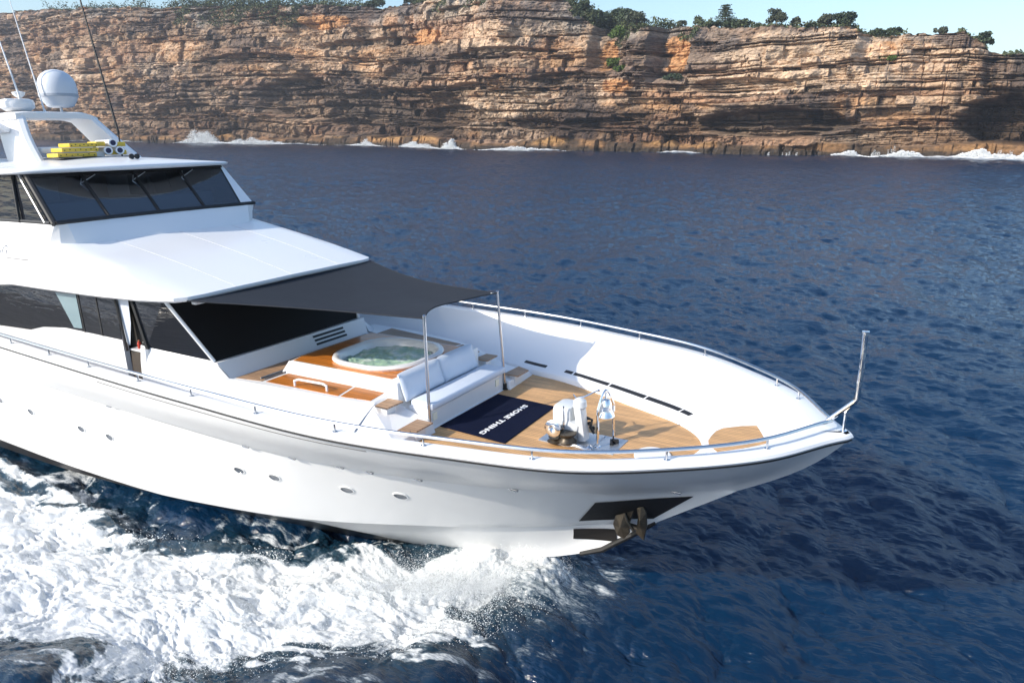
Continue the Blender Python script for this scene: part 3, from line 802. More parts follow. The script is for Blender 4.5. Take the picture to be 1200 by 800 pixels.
def hull_curves(side=-1):
    """list of curves (NS,3) from keel up to the cap"""
    out = []
    def C(x0, fn, dy=0, dz=0):
        x = x0 + (-AFT - x0) * TT; y, z = fn(x); 
        ramp = np.clip((x0 - x) / .8, 0, 1)
        return np.stack([x, side * (y + dy * ramp), z + dz], 1)
    kee = C(-3.5, lambda x: (x * 0, crv(KEE, x)[1]))
    chb = C(-2.62, lambda x: crv(CHI, x), -.03, -.045)
    cha = C(-2.58, lambda x: crv(CHI, x), .06, .0)
    knb = C(-1.47, lambda x: crv(KNU, x), -.075, -.045)
    kna = C(-1.40, lambda x: crv(KNU, x), .03, 0)
    shr = C(-0.02, lambda x: (np.maximum(sheer_b(-x) - .03, 0), sheer_z(-x) - .09))
    def between(a, b, n, bulge, xb=0):
        r = []
        for k in range(1, n):
            t = k / n; p = a * (1 - t) + b * t
            p[:, 1] += side * bulge * math.sin(math.pi * t) * np.tanh(np.abs(p[:, 1]) / .7) ** 2 * np.exp(-TT * .9)
            if xb: p[:, 0] += xb * math.sin(math.pi * t) * np.exp(-TT * 25)
            r.append(p)
        return r
    out = [kee] + between(kee, chb, 4, .10) + [chb, cha] + between(cha, knb, 8, -.01) + [knb, kna] + between(kna, shr, 8, .11, .16) + [shr]
    # stem profile of the flare: sag the fore end between knuckle and cap to the photographed stem
    return out
HC = hull_curves(-1)
IX = dict(chine=5, knuckle=15)

def hull_at(x, z, side=-1):
    """point on the topside at a given x and z plus outward normal"""
    best = None
    P = np.stack(HC)                     # (levels, NS, 3)
    pts = []
    for L in P:
        i = np.interp(-x, -L[:, 0], np.arange(NS)); a = int(min(i, NS - 2)); f = i - a
        pts.append(L[a] * (1 - f) + L[a + 1] * f)
    pts = np.array(pts); zz = pts[:, 2]
    j = int(np.clip(np.searchsorted(zz, z) - 1, 0, len(zz) - 2)); f = (z - zz[j]) / (zz[j + 1] - zz[j] + 1e-9)
    q = pts[j] * (1 - f) + pts[j + 1] * f
    y = q[1] if side < 0 else -q[1]
    return np.array([x, y, z])

def hull_n(x, z, side=-1):
    e = .05
    a = hull_at(x + e, z, side) - hull_at(x - e, z, side); b = hull_at(x, z + e, side) - hull_at(x, z - e, side)
    n = np.cross(a, b); n /= np.linalg.norm(n)
    return n if n[1] * side > 0 else -n

# ------------------------------------------------------------------ materials
GEL = simple('white_gelcoat', (.80, .805, .81), .3, coat=.15, noise=.012, nscale=1.2)
GEL2 = simple('white_nonskid', (.76, .77, .78), .5, noise=.04, nscale=3, bump=.25, bscale=140)
STEEL = simple('polished_steel', (.60, .62, .65), .20, metal=1, noise=.06, nscale=9)
CHROME = simple('chrome', (.86, .86, .86), .05, metal=1)
BRONZE = simple('weathered_bronze', (.085, .07, .052), .40, metal=.6, noise=.6, nscale=22)
BLACK = simple('black_rubber', (.012, .012, .013), .5)
RECESS = simple('anchor_pocket_black', (.014, .012, .011), .55, noise=.5, nscale=14)
GLASS = simple('tinted_glass', (.010, .012, .017), .05, spec=.42)
t = GLASS.node_tree; tc_ = t.nodes.new('ShaderNodeTexCoord'); mp_ = t.nodes.new('ShaderNodeMapping'); mp_.inputs['Scale'].default_value = (.7, .7, 5)
nn_ = t.nodes.new('ShaderNodeTexNoise'); nn_.inputs['Scale'].default_value = 1.6; nn_.inputs['Detail'].default_value = 3
bb_ = t.nodes.new('ShaderNodeBump'); bb_.inputs['Strength'].default_value = .35; bb_.inputs['Distance'].default_value = .05
t.links.new(tc_.outputs['Object'], mp_.inputs[0]); t.links.new(mp_.outputs[0], nn_.inputs['Vector']); t.links.new(nn_.outputs[0], bb_.inputs['Height']); t.links.new(bb_.outputs[0], t.nodes['Principled BSDF'].inputs['Normal'])
MESHBLK = simple('black_mesh_cover', (.0045, .005, .006), .6, spec=.15)
BRNGLASS = simple('bronze_door_glass', (.07, .055, .04), .12, noise=.2, nscale=5)
CUSH = simple('white_vinyl', (.61, .67, .76), .5, noise=.03, nscale=5, bump=.12, bscale=30)
NAVY = simple('navy_carpet', (.006, .010, .032), .95, noise=.5, nscale=24, bump=.6, bscale=260, spec=.1)
SILVER = simple('brushed_plate', (.50, .53, .57), .35, metal=.8, noise=.25, nscale=14)
COVER = simple('grey_paint', (.62, .64, .65), .3, coat=.4, noise=.08, nscale=8)
DOME = simple('dome_white', (.62, .66, .72), .38, noise=.03)
DOMEB = simple('dome_grey', (.36, .40, .46), .4)
YEL = simple('yellow_plastic', (.72, .50, .055), .5, noise=.2, nscale=7)
LAMP = simple('lamp_lens', (.92, .88, .72), .3)

def teak_mat(name, base, seam, width=.052, axis='Y', rough=.55, coat=0, var=.30, tint2=None):
    m, t, p = newmat(name)
    tc = t.nodes.new('ShaderNodeTexCoord'); sp = t.nodes.new('ShaderNodeSeparateXYZ')
    t.links.new(tc.outputs['Object'], sp.inputs[0])
    def M(op, a, b=None, c=None):
        n = t.nodes.new('ShaderNodeMath'); n.operation = op
        for i, v in enumerate((a, b, c)):
            if v is None: continue
            if isinstance(v, (int, float)): n.inputs[i].default_value = v
            else: t.links.new(v, n.inputs[i])
        return n.outputs[0]
    c = M('DIVIDE', sp.outputs[axis], width)
    fl = M('FLOOR', c); fr = M('FRACT', c)
    seamf = M('LESS_THAN', M('MINIMUM', fr, M('SUBTRACT', 1, fr)), .055)
    wn = t.nodes.new('ShaderNodeTexWhiteNoise'); wn.noise_dimensions = '2D'
    cv = t.nodes.new('ShaderNodeCombineXYZ'); t.links.new(fl, cv.inputs[0])
    along = 'X' if axis == 'Y' else 'Y'
    t.links.new(M('FLOOR', M('ADD', M('DIVIDE', sp.outputs[along], 1.7), M('MULTIPLY', fl, .37))), cv.inputs[1])
    t.links.new(cv.outputs[0], wn.inputs['Vector'])
    mp = t.nodes.new('ShaderNodeMapping'); mp.inputs['Scale'].default_value = (2.5, 40, 10) if axis == 'Y' else (40, 2.5, 10)
    t.links.new(tc.outputs['Object'], mp.inputs[0])
    gn = t.nodes.new('ShaderNodeTexNoise'); gn.inputs['Scale'].default_value = 1; gn.inputs['Detail'].default_value = 6
    t.links.new(mp.outputs[0], gn.inputs['Vector'])
    g2 = t.nodes.new('ShaderNodeTexNoise'); g2.inputs['Scale'].default_value = 1.1; g2.inputs['Detail'].default_value = 3
    t.links.new(tc.outputs['Object'], g2.inputs['Vector'])
    v = M('MULTIPLY_ADD', wn.outputs[0], var, 1 - var / 2)
    v = M('MULTIPLY', v, M('MULTIPLY_ADD', gn.outputs[0], .7, .65))
    v = M('MULTIPLY', v, M('MULTIPLY_ADD', g2.outputs[0], .5, .75))
    sc = t.nodes.new('ShaderNodeVectorMath'); sc.operation = 'SCALE'; sc.inputs[0].default_value = base
    t.links.new(v, sc.inputs['Scale'])
    mx = t.nodes.new('ShaderNodeMix'); mx.data_type = 'RGBA'; mx.inputs[7].default_value = (*seam, 1)
    t.links.new(seamf, mx.inputs[0]); t.links.new(sc.outputs[0], mx.inputs[6])
    t.links.new(mx.outputs[2], p.inputs['Base Color'])
    p.inputs['Roughness'].default_value = rough; p.inputs['Coat Weight'].default_value = coat
    p.inputs['Coat Roughness'].default_value = .12
    return m
TEAK = teak_mat('deck_teak', (.58, .335, .145), (.10, .07, .045), .055)
TEAKW = teak_mat('oiled_teak', (.60, .20, .026), (.07, .03, .012), .075, coat=.4, rough=.4)
TEAKX = teak_mat('oiled_teak_across', (.53, .21, .040), (.07, .03, .012), .075, axis='X', coat=.4, rough=.4)
TEAKG = teak_mat('weathered_and_shaded_teak', (.40, .25, .15), (.08, .05, .03), .06)  # on the port walk this brown stands in for shade

def hull_material():
    m, t, p = newmat('hull_paint')
    tc = t.nodes.new('ShaderNodeTexCoord'); sp = t.nodes.new('ShaderNodeSeparateXYZ'); t.links.new(tc.outputs['Object'], sp.inputs[0])
    def M(op, a, b=None, c=None, cl=False):
        n = t.nodes.new('ShaderNodeMath'); n.operation = op; n.use_clamp = cl
        for i, v in enumerate((a, b, c)):
            if v is None: continue
            if isinstance(v, (int, float)): n.inputs[i].default_value = v
            else: t.links.new(v, n.inputs[i])
        return n.outputs[0]
    # waterline paint boundary: follows the chine aft, dives under the forefoot
    lim = M('SUBTRACT', M('MULTIPLY_ADD', M('ADD', sp.outputs['X'], 8.0), -.012, .46), M('MULTIPLY', M('MAXIMUM', M('ADD', sp.outputs['X'], 8.6), 0), .55))
    dark = M('LESS_THAN', sp.outputs['Z'], lim)
    n = t.nodes.new('ShaderNodeTexNoise'); n.inputs['Scale'].default_value = 1.4; n.inputs['Detail'].default_value = 5
    mp = t.nodes.new('ShaderNodeMapping'); mp.inputs['Scale'].default_value = (1, 1, .25); t.links.new(tc.outputs['Object'], mp.inputs[0]); t.links.new(mp.outputs[0], n.inputs['Vector'])
    cr = t.nodes.new('ShaderNodeMix'); cr.data_type = 'RGBA'; cr.inputs[6].default_value = (.78, .785, .79, 1); cr.inputs[7].default_value = (.81, .815, .82, 1)
    t.links.new(n.outputs[0], cr.inputs[0])
    mx = t.nodes.new('ShaderNodeMix'); mx.data_type = 'RGBA'; mx.inputs[7].default_value = (.020, .019, .019, 1)
    t.links.new(dark, mx.inputs[0]); t.links.new(cr.outputs[2], mx.inputs[6]); t.links.new(mx.outputs[2], p.inputs['Base Color'])
    p.inputs['Roughness'].default_value = .32; p.inputs['Coat Weight'].default_value = .12; p.inputs['Coat Roughness'].default_value = .08
    return m
HULLM = hull_material()

# ------------------------------------------------------------------ root
YM = Matrix.Rotation(-TRIM, 4, 'Y')
def yloc(p):
    return Vector(y2w(*p))
def yroot(name, p, label, cat, group=None, rz=0):
    o = bpy.data.objects.new(name, None); COL.objects.link(o)
    o.matrix_world = Matrix.Translation(yloc(p)) @ YM @ Matrix.Rotation(rz, 4, 'Z')
    tag(o, label, cat, group); return o
YACHT = yroot('motor_yacht', (0, 0, 0), 'large white motor yacht running past the cliffs with a hot tub and teak foredeck', 'yacht')

def strip(curves, name, mat, parent, flip=False, smooth=True, closed=False):
    P = np.stack([np.asarray(c) for c in curves])       # (levels, n, 3)
    a, b = P.shape[:2]
    o = mesh_np(name, P.reshape(-1, 3), grid_faces(a, b, flip), mat, smooth, parent)
    return o

def both(curves):
    """starboard curves joined to mirrored port curves into one sheet (stem in the middle)"""
    out = []
    for c in curves:
        c = np.asarray(c); m = c[::-1].copy(); m[:, 1] *= -1
        out.append(np.concatenate([m, c]))
    return out

HULL = strip(both(HC), 'hull', HULLM, YACHT)
bm = bmesh.new(); bm.from_mesh(HULL.data); bmesh.ops.recalc_face_normals(bm, faces=bm.faces[:]); bm.to_mesh(HULL.data); bm.free()
HULL.data.set_sharp_from_angle(angle=R(24))
# transom
tr = [c[-1] for c in HC]
mb = MB(); n = len(tr)
mb.add([tuple(p) for p in tr] + [(p[0], -p[1], p[2]) for p in tr], [(i, i + 1, n + i + 1, n + i) for i in range(n - 1)])
mb.build('transom', GEL, YACHT)

sp_ = [(-2.60, 0, 1.32), (-2.95, 0, 1.02), (-3.25, 0, .78), (-3.50, 0, .57), (-3.9, 0, .37)]
mb = MB(); mb.tube(sp_, [.03, .045, .05, .05, .04], 8); mb.build('stem_guard', BLACK, YACHT, smooth=True)
# plan curves at the gunwale
S_ = np.concatenate([[0], np.cumsum(np.linspace(.04, .36, 160))]); S_ = S_ / S_[-1] * AFT
def edge_curve(inset, zoff, side=-1, s=S_, tipw=0):
    """gunwale offset inwards by inset (measured square to the edge)"""
    b = sheer_b(s); x = -s; P = np.stack([x, -b], 1)
    full = np.concatenate([np.stack([x[:0:-1], b[:0:-1]], 1), P])      # port aft .. tip .. starboard aft
    T = np.gradient(full, axis=0); T /= np.linalg.norm(T, axis=1)[:, None]
    N = np.stack([T[:, 1], -T[:, 0]], 1)                                # pointing inboard
    k = len(s) - 1
    if N[k, 0] > 0: N = -N
    w = inset + tipw * np.exp(-np.abs(np.concatenate([s[:0:-1], s])) / .7)
    Q = full + N * w[:, None]
    # drop crossings near the tip
    z = sheer_z(np.concatenate([s[:0:-1], s])) + zoff
    return np.concatenate([Q, z[:, None]], 1)
e0 = edge_curve(-.012, -.075); e1 = edge_curve(-.03, -.045); e2 = edge_curve(-.012, -.012); e3 = edge_curve(.02, 0); e4 = edge_curve(.19, .004, tipw=.20); e5 = edge_curve(.215, -.02, tipw=.20)
CAPR = strip([e0, e1, e2, e3, e4, e5], 'cap_rail', GEL, YACHT, flip=False)
CAPR.data.set_sharp_from_angle(angle=R(28))
# thin dark grey lines: along the knuckle aft and under the cap
for s_ in (-1, 1):
    x = -np.linspace(8.9, 30.5, 60); y, z = crv(KNU, x); mb = MB(); mb.tube(np.stack([x, s_ * (y + .028), z + .012], 1), .011, 5); mb.build('knuckle_line', simple('grey_line', (.12, .12, .125), .6), YACHT)
    pts_ = [hull_at(q, sheer_z(-q) - .22, s_) for q in -np.linspace(5.5, 11.5, 30)]
    mb = MB(); mb.tube(pts_, .008, 5); mb.build('topside_line', simple('grey_line', (.12, .12, .125), .6), YACHT)
# black rubbing strip under the cap
r0 = edge_curve(.05, -.075); r1 = edge_curve(-.012, -.080); r2 = edge_curve(-.014, -.100); r3 = edge_curve(.05, -.105)
strip([r0, r1, r2, r3], 'rubbing_strip', BLACK, YACHT, smooth=False)

# bulwark liner, from the cap down to the deck edge
DK = np.array([(1.95, .0), (2.02, .35), (2.15, .62), (2.6, 1.03), (3.56, 1.43), (4.46, 1.78), (5.4, 2.08), (6.0, 2.18), (6.65, 2.33), (8, 2.52), (10, 2.7), (14, 2.85), (31, 2.9)])
DZ = 2.60
def deck_y(x): return pch(np.sqrt(DK[:, 0] - 1.95), DK[:, 1], np.sqrt(np.maximum(-x - 1.95, 0)))
def deck_edge(sgn_s, z, inset=0):
    s = np.abs(sgn_s); x = -(s + 1.95 * np.exp(-s / 2.3)); y = np.maximum(deck_y(x) - inset, 0)
    return np.stack([x - 0, np.sign(sgn_s) * -1 * y, np.full(len(s), z)], 1)
SG = np.concatenate([-S_[:0:-1], S_])         # negative = port
sh = deck_edge(SG, DZ + .11); dk = deck_edge(SG, DZ + .09, .045); dk2 = deck_edge(SG, DZ - .03, .05)
lin = [e5]
NL = 9
for k in range(1, NL + 1):
    v = k / NL
    hz = .45 * v + .55 * (1 - math.cos(v * math.pi / 2)); vz = .45 * v + .55 * math.sin(v * math.pi / 2)
    q = e5 * 1.0; q[:, :2] = e5[:, :2] * (1 - hz) + sh[:, :2] * hz; q[:, 2] = e5[:, 2] * (1 - vz) + sh[:, 2] * vz
    lin.append(q)
lin += [dk, dk2]
LINER = strip(lin, 'bulwark_liner', GEL, YACHT)
def liner_at(s, v):
    """starboard negative-y / port: s<0"""
    i = np.interp(s, SG, np.arange(len(SG))); a = int(min(i, len(SG) - 2)); f = i - a
    kk = v * NL; b = int(min(kk, NL - 1)); g = kk - b
    P = lambda c: lin[c][a] * (1 - f) + lin[c][a + 1] * f
    return P(b) * (1 - g) + P(b + 1) * g
# scupper slots along the foot of the port and starboard bulwark
for side in (-1, 1):
    for s0, s1 in [(6.25, 5.65), (5.15, 4.95), (4.90, 3.95), (3.90, 2.95), (2.90, 1.95), (1.90, 1.62)]:
        mb = MB(); n = 10; V = []
        for k in range(n + 1):
            s = (s0 + (s1 - s0) * k / n) * side
            a = liner_at(s, .86); b = liner_at(s, .92); up = np.array([0, -.0 * side, .007])
            V += [tuple(a + up + np.array([0, 0, .0])), tuple(b + up), tuple(b - [0, 0, .02]), tuple(a - [0, 0, .02])]
        F = []
        for k in range(n):
            for j in range(4): F.append((k * 4 + j, k * 4 + (j + 1) % 4, k * 4 + 4 + (j + 1) % 4, k * 4 + 4 + j))
        F += [(0, 1, 2, 3), tuple(n * 4 + j for j in (3, 2, 1, 0))]
        mb.add(V, F); mb.build('scupper_slot', BLACK, YACHT)

# decks
xs = np.concatenate([-1.97 - np.linspace(0, 1, 30) ** 2 * 5.2, [-8.5, -11, -14, -20, -31]])
g = []
for x in xs:
    y = max(float(deck_y(np.array([x]))[0]) - .055, 0.005); g.append([(x, y * q, DZ) for q in np.linspace(-1, 1, 9)])
DECK = mesh_np('foredeck', np.array(g).reshape(-1, 3), grid_faces(len(xs), 9), TEAK, False, YACHT)
# raised teak platform right in the bow
half = [(-1.82, 0), (-1.81, .20), (-1.75, .36), (-1.53, .57), (-1.28, .72), (-1.11, .50), (-1.0, .22), (-.97, 0)]
poly = half + [(x, -y) for x, y in half[-2:0:-1]]
poly = poly[::-1]
mb = MB(); mb.prism([(x * 1.0 - .0, y) for x, y in poly], 2.82, 2.945); bp_ = mb.build('bow_platform', GEL, YACHT, bevel=.006)
cxp = -1.4
mb = MB(); mb.prism([(cxp + (x - cxp) * .955, y * .96) for x, y in poly], 2.94, 2.952); mb.build('platform_teak', TEAK, bp_)
# white hatch on the deck just aft of the bow platform
mb = MB(); mb.lathe([(.27, 2.59), (.27, 2.625), (.25, 2.64), (.0, 2.645)], (-2.55, -.35, 0), 28); mb.build('deck_hatch', GEL, YACHT, smooth=True)

# ------------------------------------------------------------------ rails and poles
hr = edge_curve(.10, .135, tipw=.12)
keep = np.ones(len(hr), bool); keep[1:] = True
HR = hr[np.abs(SG) < 20.5]
def smooth_path(P, n=1):
    P = P.copy()
    for _ in range(n): P[1:-1] = P[:-2] * .25 + P[1:-1] * .5 + P[2:] * .25
    return P
HR = smooth_path(HR, 6)
# port side rail begins just forward of the awning, starboard side runs on aft
ps = SG[np.abs(SG) < 20.5]
HRv = HR[(ps > -9.2)]
d = np.concatenate([[0], np.cumsum(np.linalg.norm(np.diff(HRv, axis=0), axis=1))])
HRr = np.stack([np.interp(np.linspace(0, d[-1], 150), d, HRv[:, k]) for k in range(3)], 1)
mb = MB(); mb.tube([HRr[0] - [0, 0, .13]] + list(HRr) + [HRr[-1] - [0, 0, .13]], .025, 8); rail = mb.build('handrail', STEEL, YACHT, smooth=True)
for s in list(np.arange(-8.4, -1, 1.45)) + [-.75] + [.75] + list(np.arange(1.75, 19.5, 1.42)):
    i = int(np.argmin(np.abs(ps - s))); q = HR[i]
    mb = MB(); mb.tube([q - [0, 0, .14], q], .014, 7); mb.lathe([(.035, -.14), (.035, -.125), (.012, -.12)], tuple(q), 10)
    mb.build('stanchion', STEEL, rail, smooth=True)
# bow staff
mb = MB(); mb.tube([(-.30, .0, 3.47), (-.25, 0, 3.52), (-.01, 0, 3.775), (.02, 0, 3.82), (.035, 0, 4.25), (.035, 0, 4.69)], .033, 10)
mb.lathe([(.036, 4.69), (.045, 4.695), (.045, 4.715), (.0, 4.72)], (.035, 0, 0), 12)
bs = mb.build('bow_staff', CHROME, YACHT, smooth=True)
mb = MB(); mb.tube([(-.10, 0, 3.36), (-.09, 0, 3.66)], .018, 8); mb.tube([(-.09, -.01, 3.64), (-.03, 0, 3.74)], .022, 8); mb.lathe([(.04, 3.35), (.04, 3.365), (.0, 3.37)], (-.10, 0, 0), 10)
mb.build('brace', CHROME, bs, smooth=True)
# awning poles
PT = {-1: (-6.10, -1.06, 4.50), 1: (-6.09, 1.04, 4.49)}
for s_, b_ in ((-1, (-6.07, -1.13, 2.60)), (1, (-6.05, 1.13, 2.60))):
    t_ = PT[s_]
    mb = MB(); mb.tube([b_, t_], .026, 10); mb.lathe([(.027, 0), (.03, .012), (.0, .03)], t_, 10)
    pl_ = mb.build('awning_pole', STEEL, YACHT, smooth=True)
    mb = MB(); mb.lathe([(.055, 0), (.055, .02), (.035, .03), (.035, .12), (.0, .121)], b_, 12); mb.build('pole_foot', BLACK, pl_, smooth=True)
# awning
A = np.array([-10.36, -2.28, 4.60]); B = np.array([-10.36, 2.32, 4.60]); Cc = np.array(PT[-1]) + [0, .02, -.03]; D = np.array(PT[1]) + [0, -.02, -.03]
nu = nv = 28; G = np.zeros((nu, nv, 3))
for i, u in enumerate(np.linspace(0, 1, nu)):         # fore-aft, 0 aft
    for j, v in enumerate(np.linspace(0, 1, nv)):     # starboard -> port
        a = A * (1 - v) + B * v; c = Cc * (1 - v) + D * v
        p = a * (1 - u) + c * u
        p[0] -= .42 * u ** 3 * 4 * v * (1 - v)                    # front hem pulled in
        p[1] += .22 * math.sin(math.pi * u) * (1 - v) ** 2 - .22 * math.sin(math.pi * u) * v ** 2
        p[2] -= .16 * math.sin(math.pi * u) * (.3 + .7 * 4 * v * (1 - v)) + .03 * u * 4 * v * (1 - v)
        p[2] += .012 * math.sin(v * 9 + u * 5) * u
        if u < .02: p[2] = a[2]
        G[i, j] = p
AWN = simple('awning_mesh_fabric', (.022, .026, .034), .8, noise=.08, nscale=3, bump=.2, bscale=220, spec=.25)
AWM = simple('awning_mesh_weave', (.022, .026, .034), .8, noise=.08, nscale=3, bump=.2, bscale=220, spec=.25)
t = AWM.node_tree; tb_ = t.nodes.new('ShaderNodeBsdfTransparent'); mq = t.nodes.new('ShaderNodeMixShader'); mq.inputs[0].default_value = .02
t.links.new(t.nodes['Principled BSDF'].outputs[0], mq.inputs[1]); t.links.new(tb_.outputs[0], mq.inputs[2]); t.links.new(mq.outputs[0], t.nodes['Material Output'].inputs['Surface'])
aw = mesh_np('awning', G.reshape(-1, 3), grid_faces(nu, nv), AWM, True, YACHT)
for s_ in (0, -1):
    mb = MB(); mb.tube([tuple(G[i, s_] + [0, 0, 0]) for i in range(nu)], .012, 6); mb.build('hem', AWN, aw, smooth=True)
mb = MB(); mb.tube([tuple(G[-1, j]) for j in range(nv)], .012, 6); mb.build('hem', AWN, aw, smooth=True)
mb = MB(); mb.box((-6.16, .98, 4.47), (.05, .05, .02), bev=.005); mb.build('corner_ring', CHROME, aw)

# ------------------------------------------------------------------ tub trunk
def quadmesh(name, quads, mat, parent, smooth=False, bevel=0):
    mb = MB()
    for q in quads: mb.add(q, [tuple(range(len(q)))])
    return mb.build(name, mat, parent, smooth=smooth, bevel=bevel)
ZL, ZU = 3.06, 3.23           # lower walk, upper tub deck
trunk = bpy.data.objects.new('tub_trunk', None)
mb = MB()
# body: outline of the lower walk down to the main deck, sides battered
TOPO = [(-10.55, -1.98), (-9.3, -1.74), (-8.0, -1.66), (-7.2, -1.60), (-6.92, -1.50)]
BOTO = [(-10.75, -2.55), (-9.3, -2.50), (-8.0, -2.44), (-7.0, -2.28), (-6.05, -2.02)]
top_o = TOPO + [(-6.92, 1.70), (-7.2, 1.92), (-8.0, 2.20), (-9.3, 2.46), (-10.55, 2.50)]
bot_o = BOTO + [(-6.05, 2.02), (-7.0, 2.28), (-8.0, 2.42), (-9.3, 2.6), (-10.75, 2.66)]
n = len(top_o)
Vt = [(x, y, ZL) for i, (x, y) in enumerate(top_o)]; Vb = [(x, y, DZ + .0) for x, y in bot_o]
mb.add(Vt + Vb, [tuple(range(n))] + [(i, (i + 1) % n, n + (i + 1) % n, n + i) for i in range(n - 1)])
TRUNK = mb.build('tub_trunk', GEL, YACHT, bevel=.02)
for p in TRUNK.data.polygons: p.use_smooth = False
# upper tub deck block
mb = MB(); up = [(-9.62, -.86), (-6.98, -.84), (-6.90, -.80), (-6.90, 1.30), (-6.98, 1.36), (-9.62, 1.42)]
def rr(cx, cy, hx, hy, r, n=8):
    out = []
    for (sx, sy, a0) in ((1, 1, 0), (-1, 1, 90), (-1, -1, 180), (1, -1, 270)):
        for k in range(n + 1):
            a = R(a0 + 90 * k / n); out.append((cx + sx * (hx - r) + r * math.cos(a), cy + sy * (hy - r) + r * math.sin(a)))
    return out
TX, TY = -8.10, .24
HOLE = rr(TX, TY, .90, .88, .66)
def ring_plate(outer, hole, z, zb):
    """plate with a hole: outer resampled by angle round the hole centre"""
    cx, cy = TX, TY; V = []; m_ = len(hole)
    O = []
    for hx, hy in hole:
        dx, dy = hx - cx, hy - cy; best = 1e9
        for i in range(len(outer)):
            ax, ay = outer[i]; bx, by = outer[(i + 1) % len(outer)]
            ex, ey = bx - ax, by - ay; den = dx * ey - dy * ex
            if abs(den) < 1e-9: continue
            t = ((ax - cx) * ey - (ay - cy) * ex) / den; u = ((ax - cx) * dy - (ay - cy) * dx) / den
            if t > 0 and -1e-6 <= u <= 1 + 1e-6: best = min(best, t)
        O.append((cx + dx * best, cy + dy * best))
    V = [(x, y, z) for x, y in hole] + [(x, y, z) for x, y in O] + [(x, y, zb) for x, y in O]
    F = [(i, (i + 1) % m_, m_ + (i + 1) % m_, m_ + i) for i in range(m_)] + [(m_ + i, m_ + (i + 1) % m_, 2 * m_ + (i + 1) % m_, 2 * m_ + i) for i in range(m_)]
    return V, F
mb = MB(); mb.add(*ring_plate(up, HOLE, ZU, ZL - .01)); mb.build('tub_deck', GEL, YACHT)
upi = [(-9.60, -.83), (-7.0, -.81), (-6.93, -.78), (-6.93, 1.28), (-7.0, 1.33), (-9.60, 1.39)]
mb = MB(); mb.prism([(-9.60, -1.07), (-7.0, -1.05), (-6.95, -.86), (-9.62, -.87)], ZL - .005, [ZL + .01, ZL + .01, ZU - .004, ZU - .004]); mb.build('riser', GEL, YACHT)
mb = MB(); mb.add(*ring_plate(upi, HOLE, ZU + .006, ZU - .002)); mb.build('tub_deck_teak', TEAKW, YACHT)
# lower teak walks, both sides, and the cross walk behind
for s_ in (-1, 1):
    mt = TEAKW if s_ < 0 else TEAKG  # port walk's shade is put into its browner teak colour
    mb = MB(); mb.prism([(x, y * s_) for x, y in (([(-9.42, 1.60), (-9.42, 1.08), (-7.80, 1.06), (-7.68, 1.54)] if s_ < 0 else [(-9.9, 2.36), (-9.9, 1.46), (-7.80, 1.42), (-7.68, 2.0)])[::-s_])], ZL - .01, ZL + .006); mb.build('walk_teak', mt, YACHT)
    mb = MB(); mb.prism([(x, y * s_) for x, y in (([(-7.62, 1.54), (-7.74, 1.06), (-7.08, 1.06), (-7.02, 1.46)] if s_ < 0 else [(-7.62, 1.98), (-7.74, 1.42), (-7.02, 1.40), (-7.0, 1.70)])[::-s_])], ZL - .01, ZL + .006); mb.build('walk_teak', mt, YACHT)
mb = MB(); mb.prism([(-10.12, -1.72), (-9.50, -1.62), (-9.56, 1.62), (-10.12, 1.72)], ZL - .01, ZL + .006); mb.build('cross_walk_teak', TEAKG, YACHT)
mb = MB(); mb.tube([(-9.62, -1.55, ZL + .02), (-9.62, 1.2, ZL + .02)], .018, 6); mb.tube([(-9.52, -1.55, ZL + .02), (-9.52, 1.2, ZL + .02)], .010, 6); mb.build('channel_trim', SILVER, YACHT, smooth=True)
# grab handle beside the starboard walk
mb = MB(); mb.tube([(-8.75, -1.52, ZL), (-8.75, -1.52, ZL + .10), (-8.66, -1.50, ZL + .13), (-8.1, -1.47, ZL + .13), (-8.02, -1.46, ZL + .10), (-8.02, -1.46, ZL)], .022, 8); mb.build('grab_handle', GEL, YACHT, smooth=True)
# hot tub: moulded shell with a rounded rim, water inside
def ringz(r_, hx, hy, z): return [(x, y, z) for x, y in rr(TX, TY, hx, hy, r_)]
prof = [(.95, .93, .72, ZU + .005), (.98, .96, .75, ZU + .05), (.96, .94, .73, ZU + .085), (.91, .89, .68, ZU + .10), (.86, .84, .64, ZU + .085), (.82, .80, .60, ZU + .03), (.79, .77, .57, ZU - .12), (.73, .71, .5, ZU - .30), (.50, .50, .2, ZU - .55)]
rings = [ringz(r_, hx, hy, z) for hx, hy, r_, z in prof]
m_ = len(rings[0]); V = [p for r_ in rings for p in r_]
F = [(i * m_ + j, i * m_ + (j + 1) % m_, (i + 1) * m_ + (j + 1) % m_, (i + 1) * m_ + j) for i in range(len(rings) - 1) for j in range(m_)] + [tuple((len(rings) - 1) * m_ + j for j in range(m_))]
mb = MB(); mb.add(V, F); TUB = mb.build('hot_tub', simple('tub_shell', (.78, .79, .80), .18, coat=.5), YACHT, smooth=True, auto=R(60))
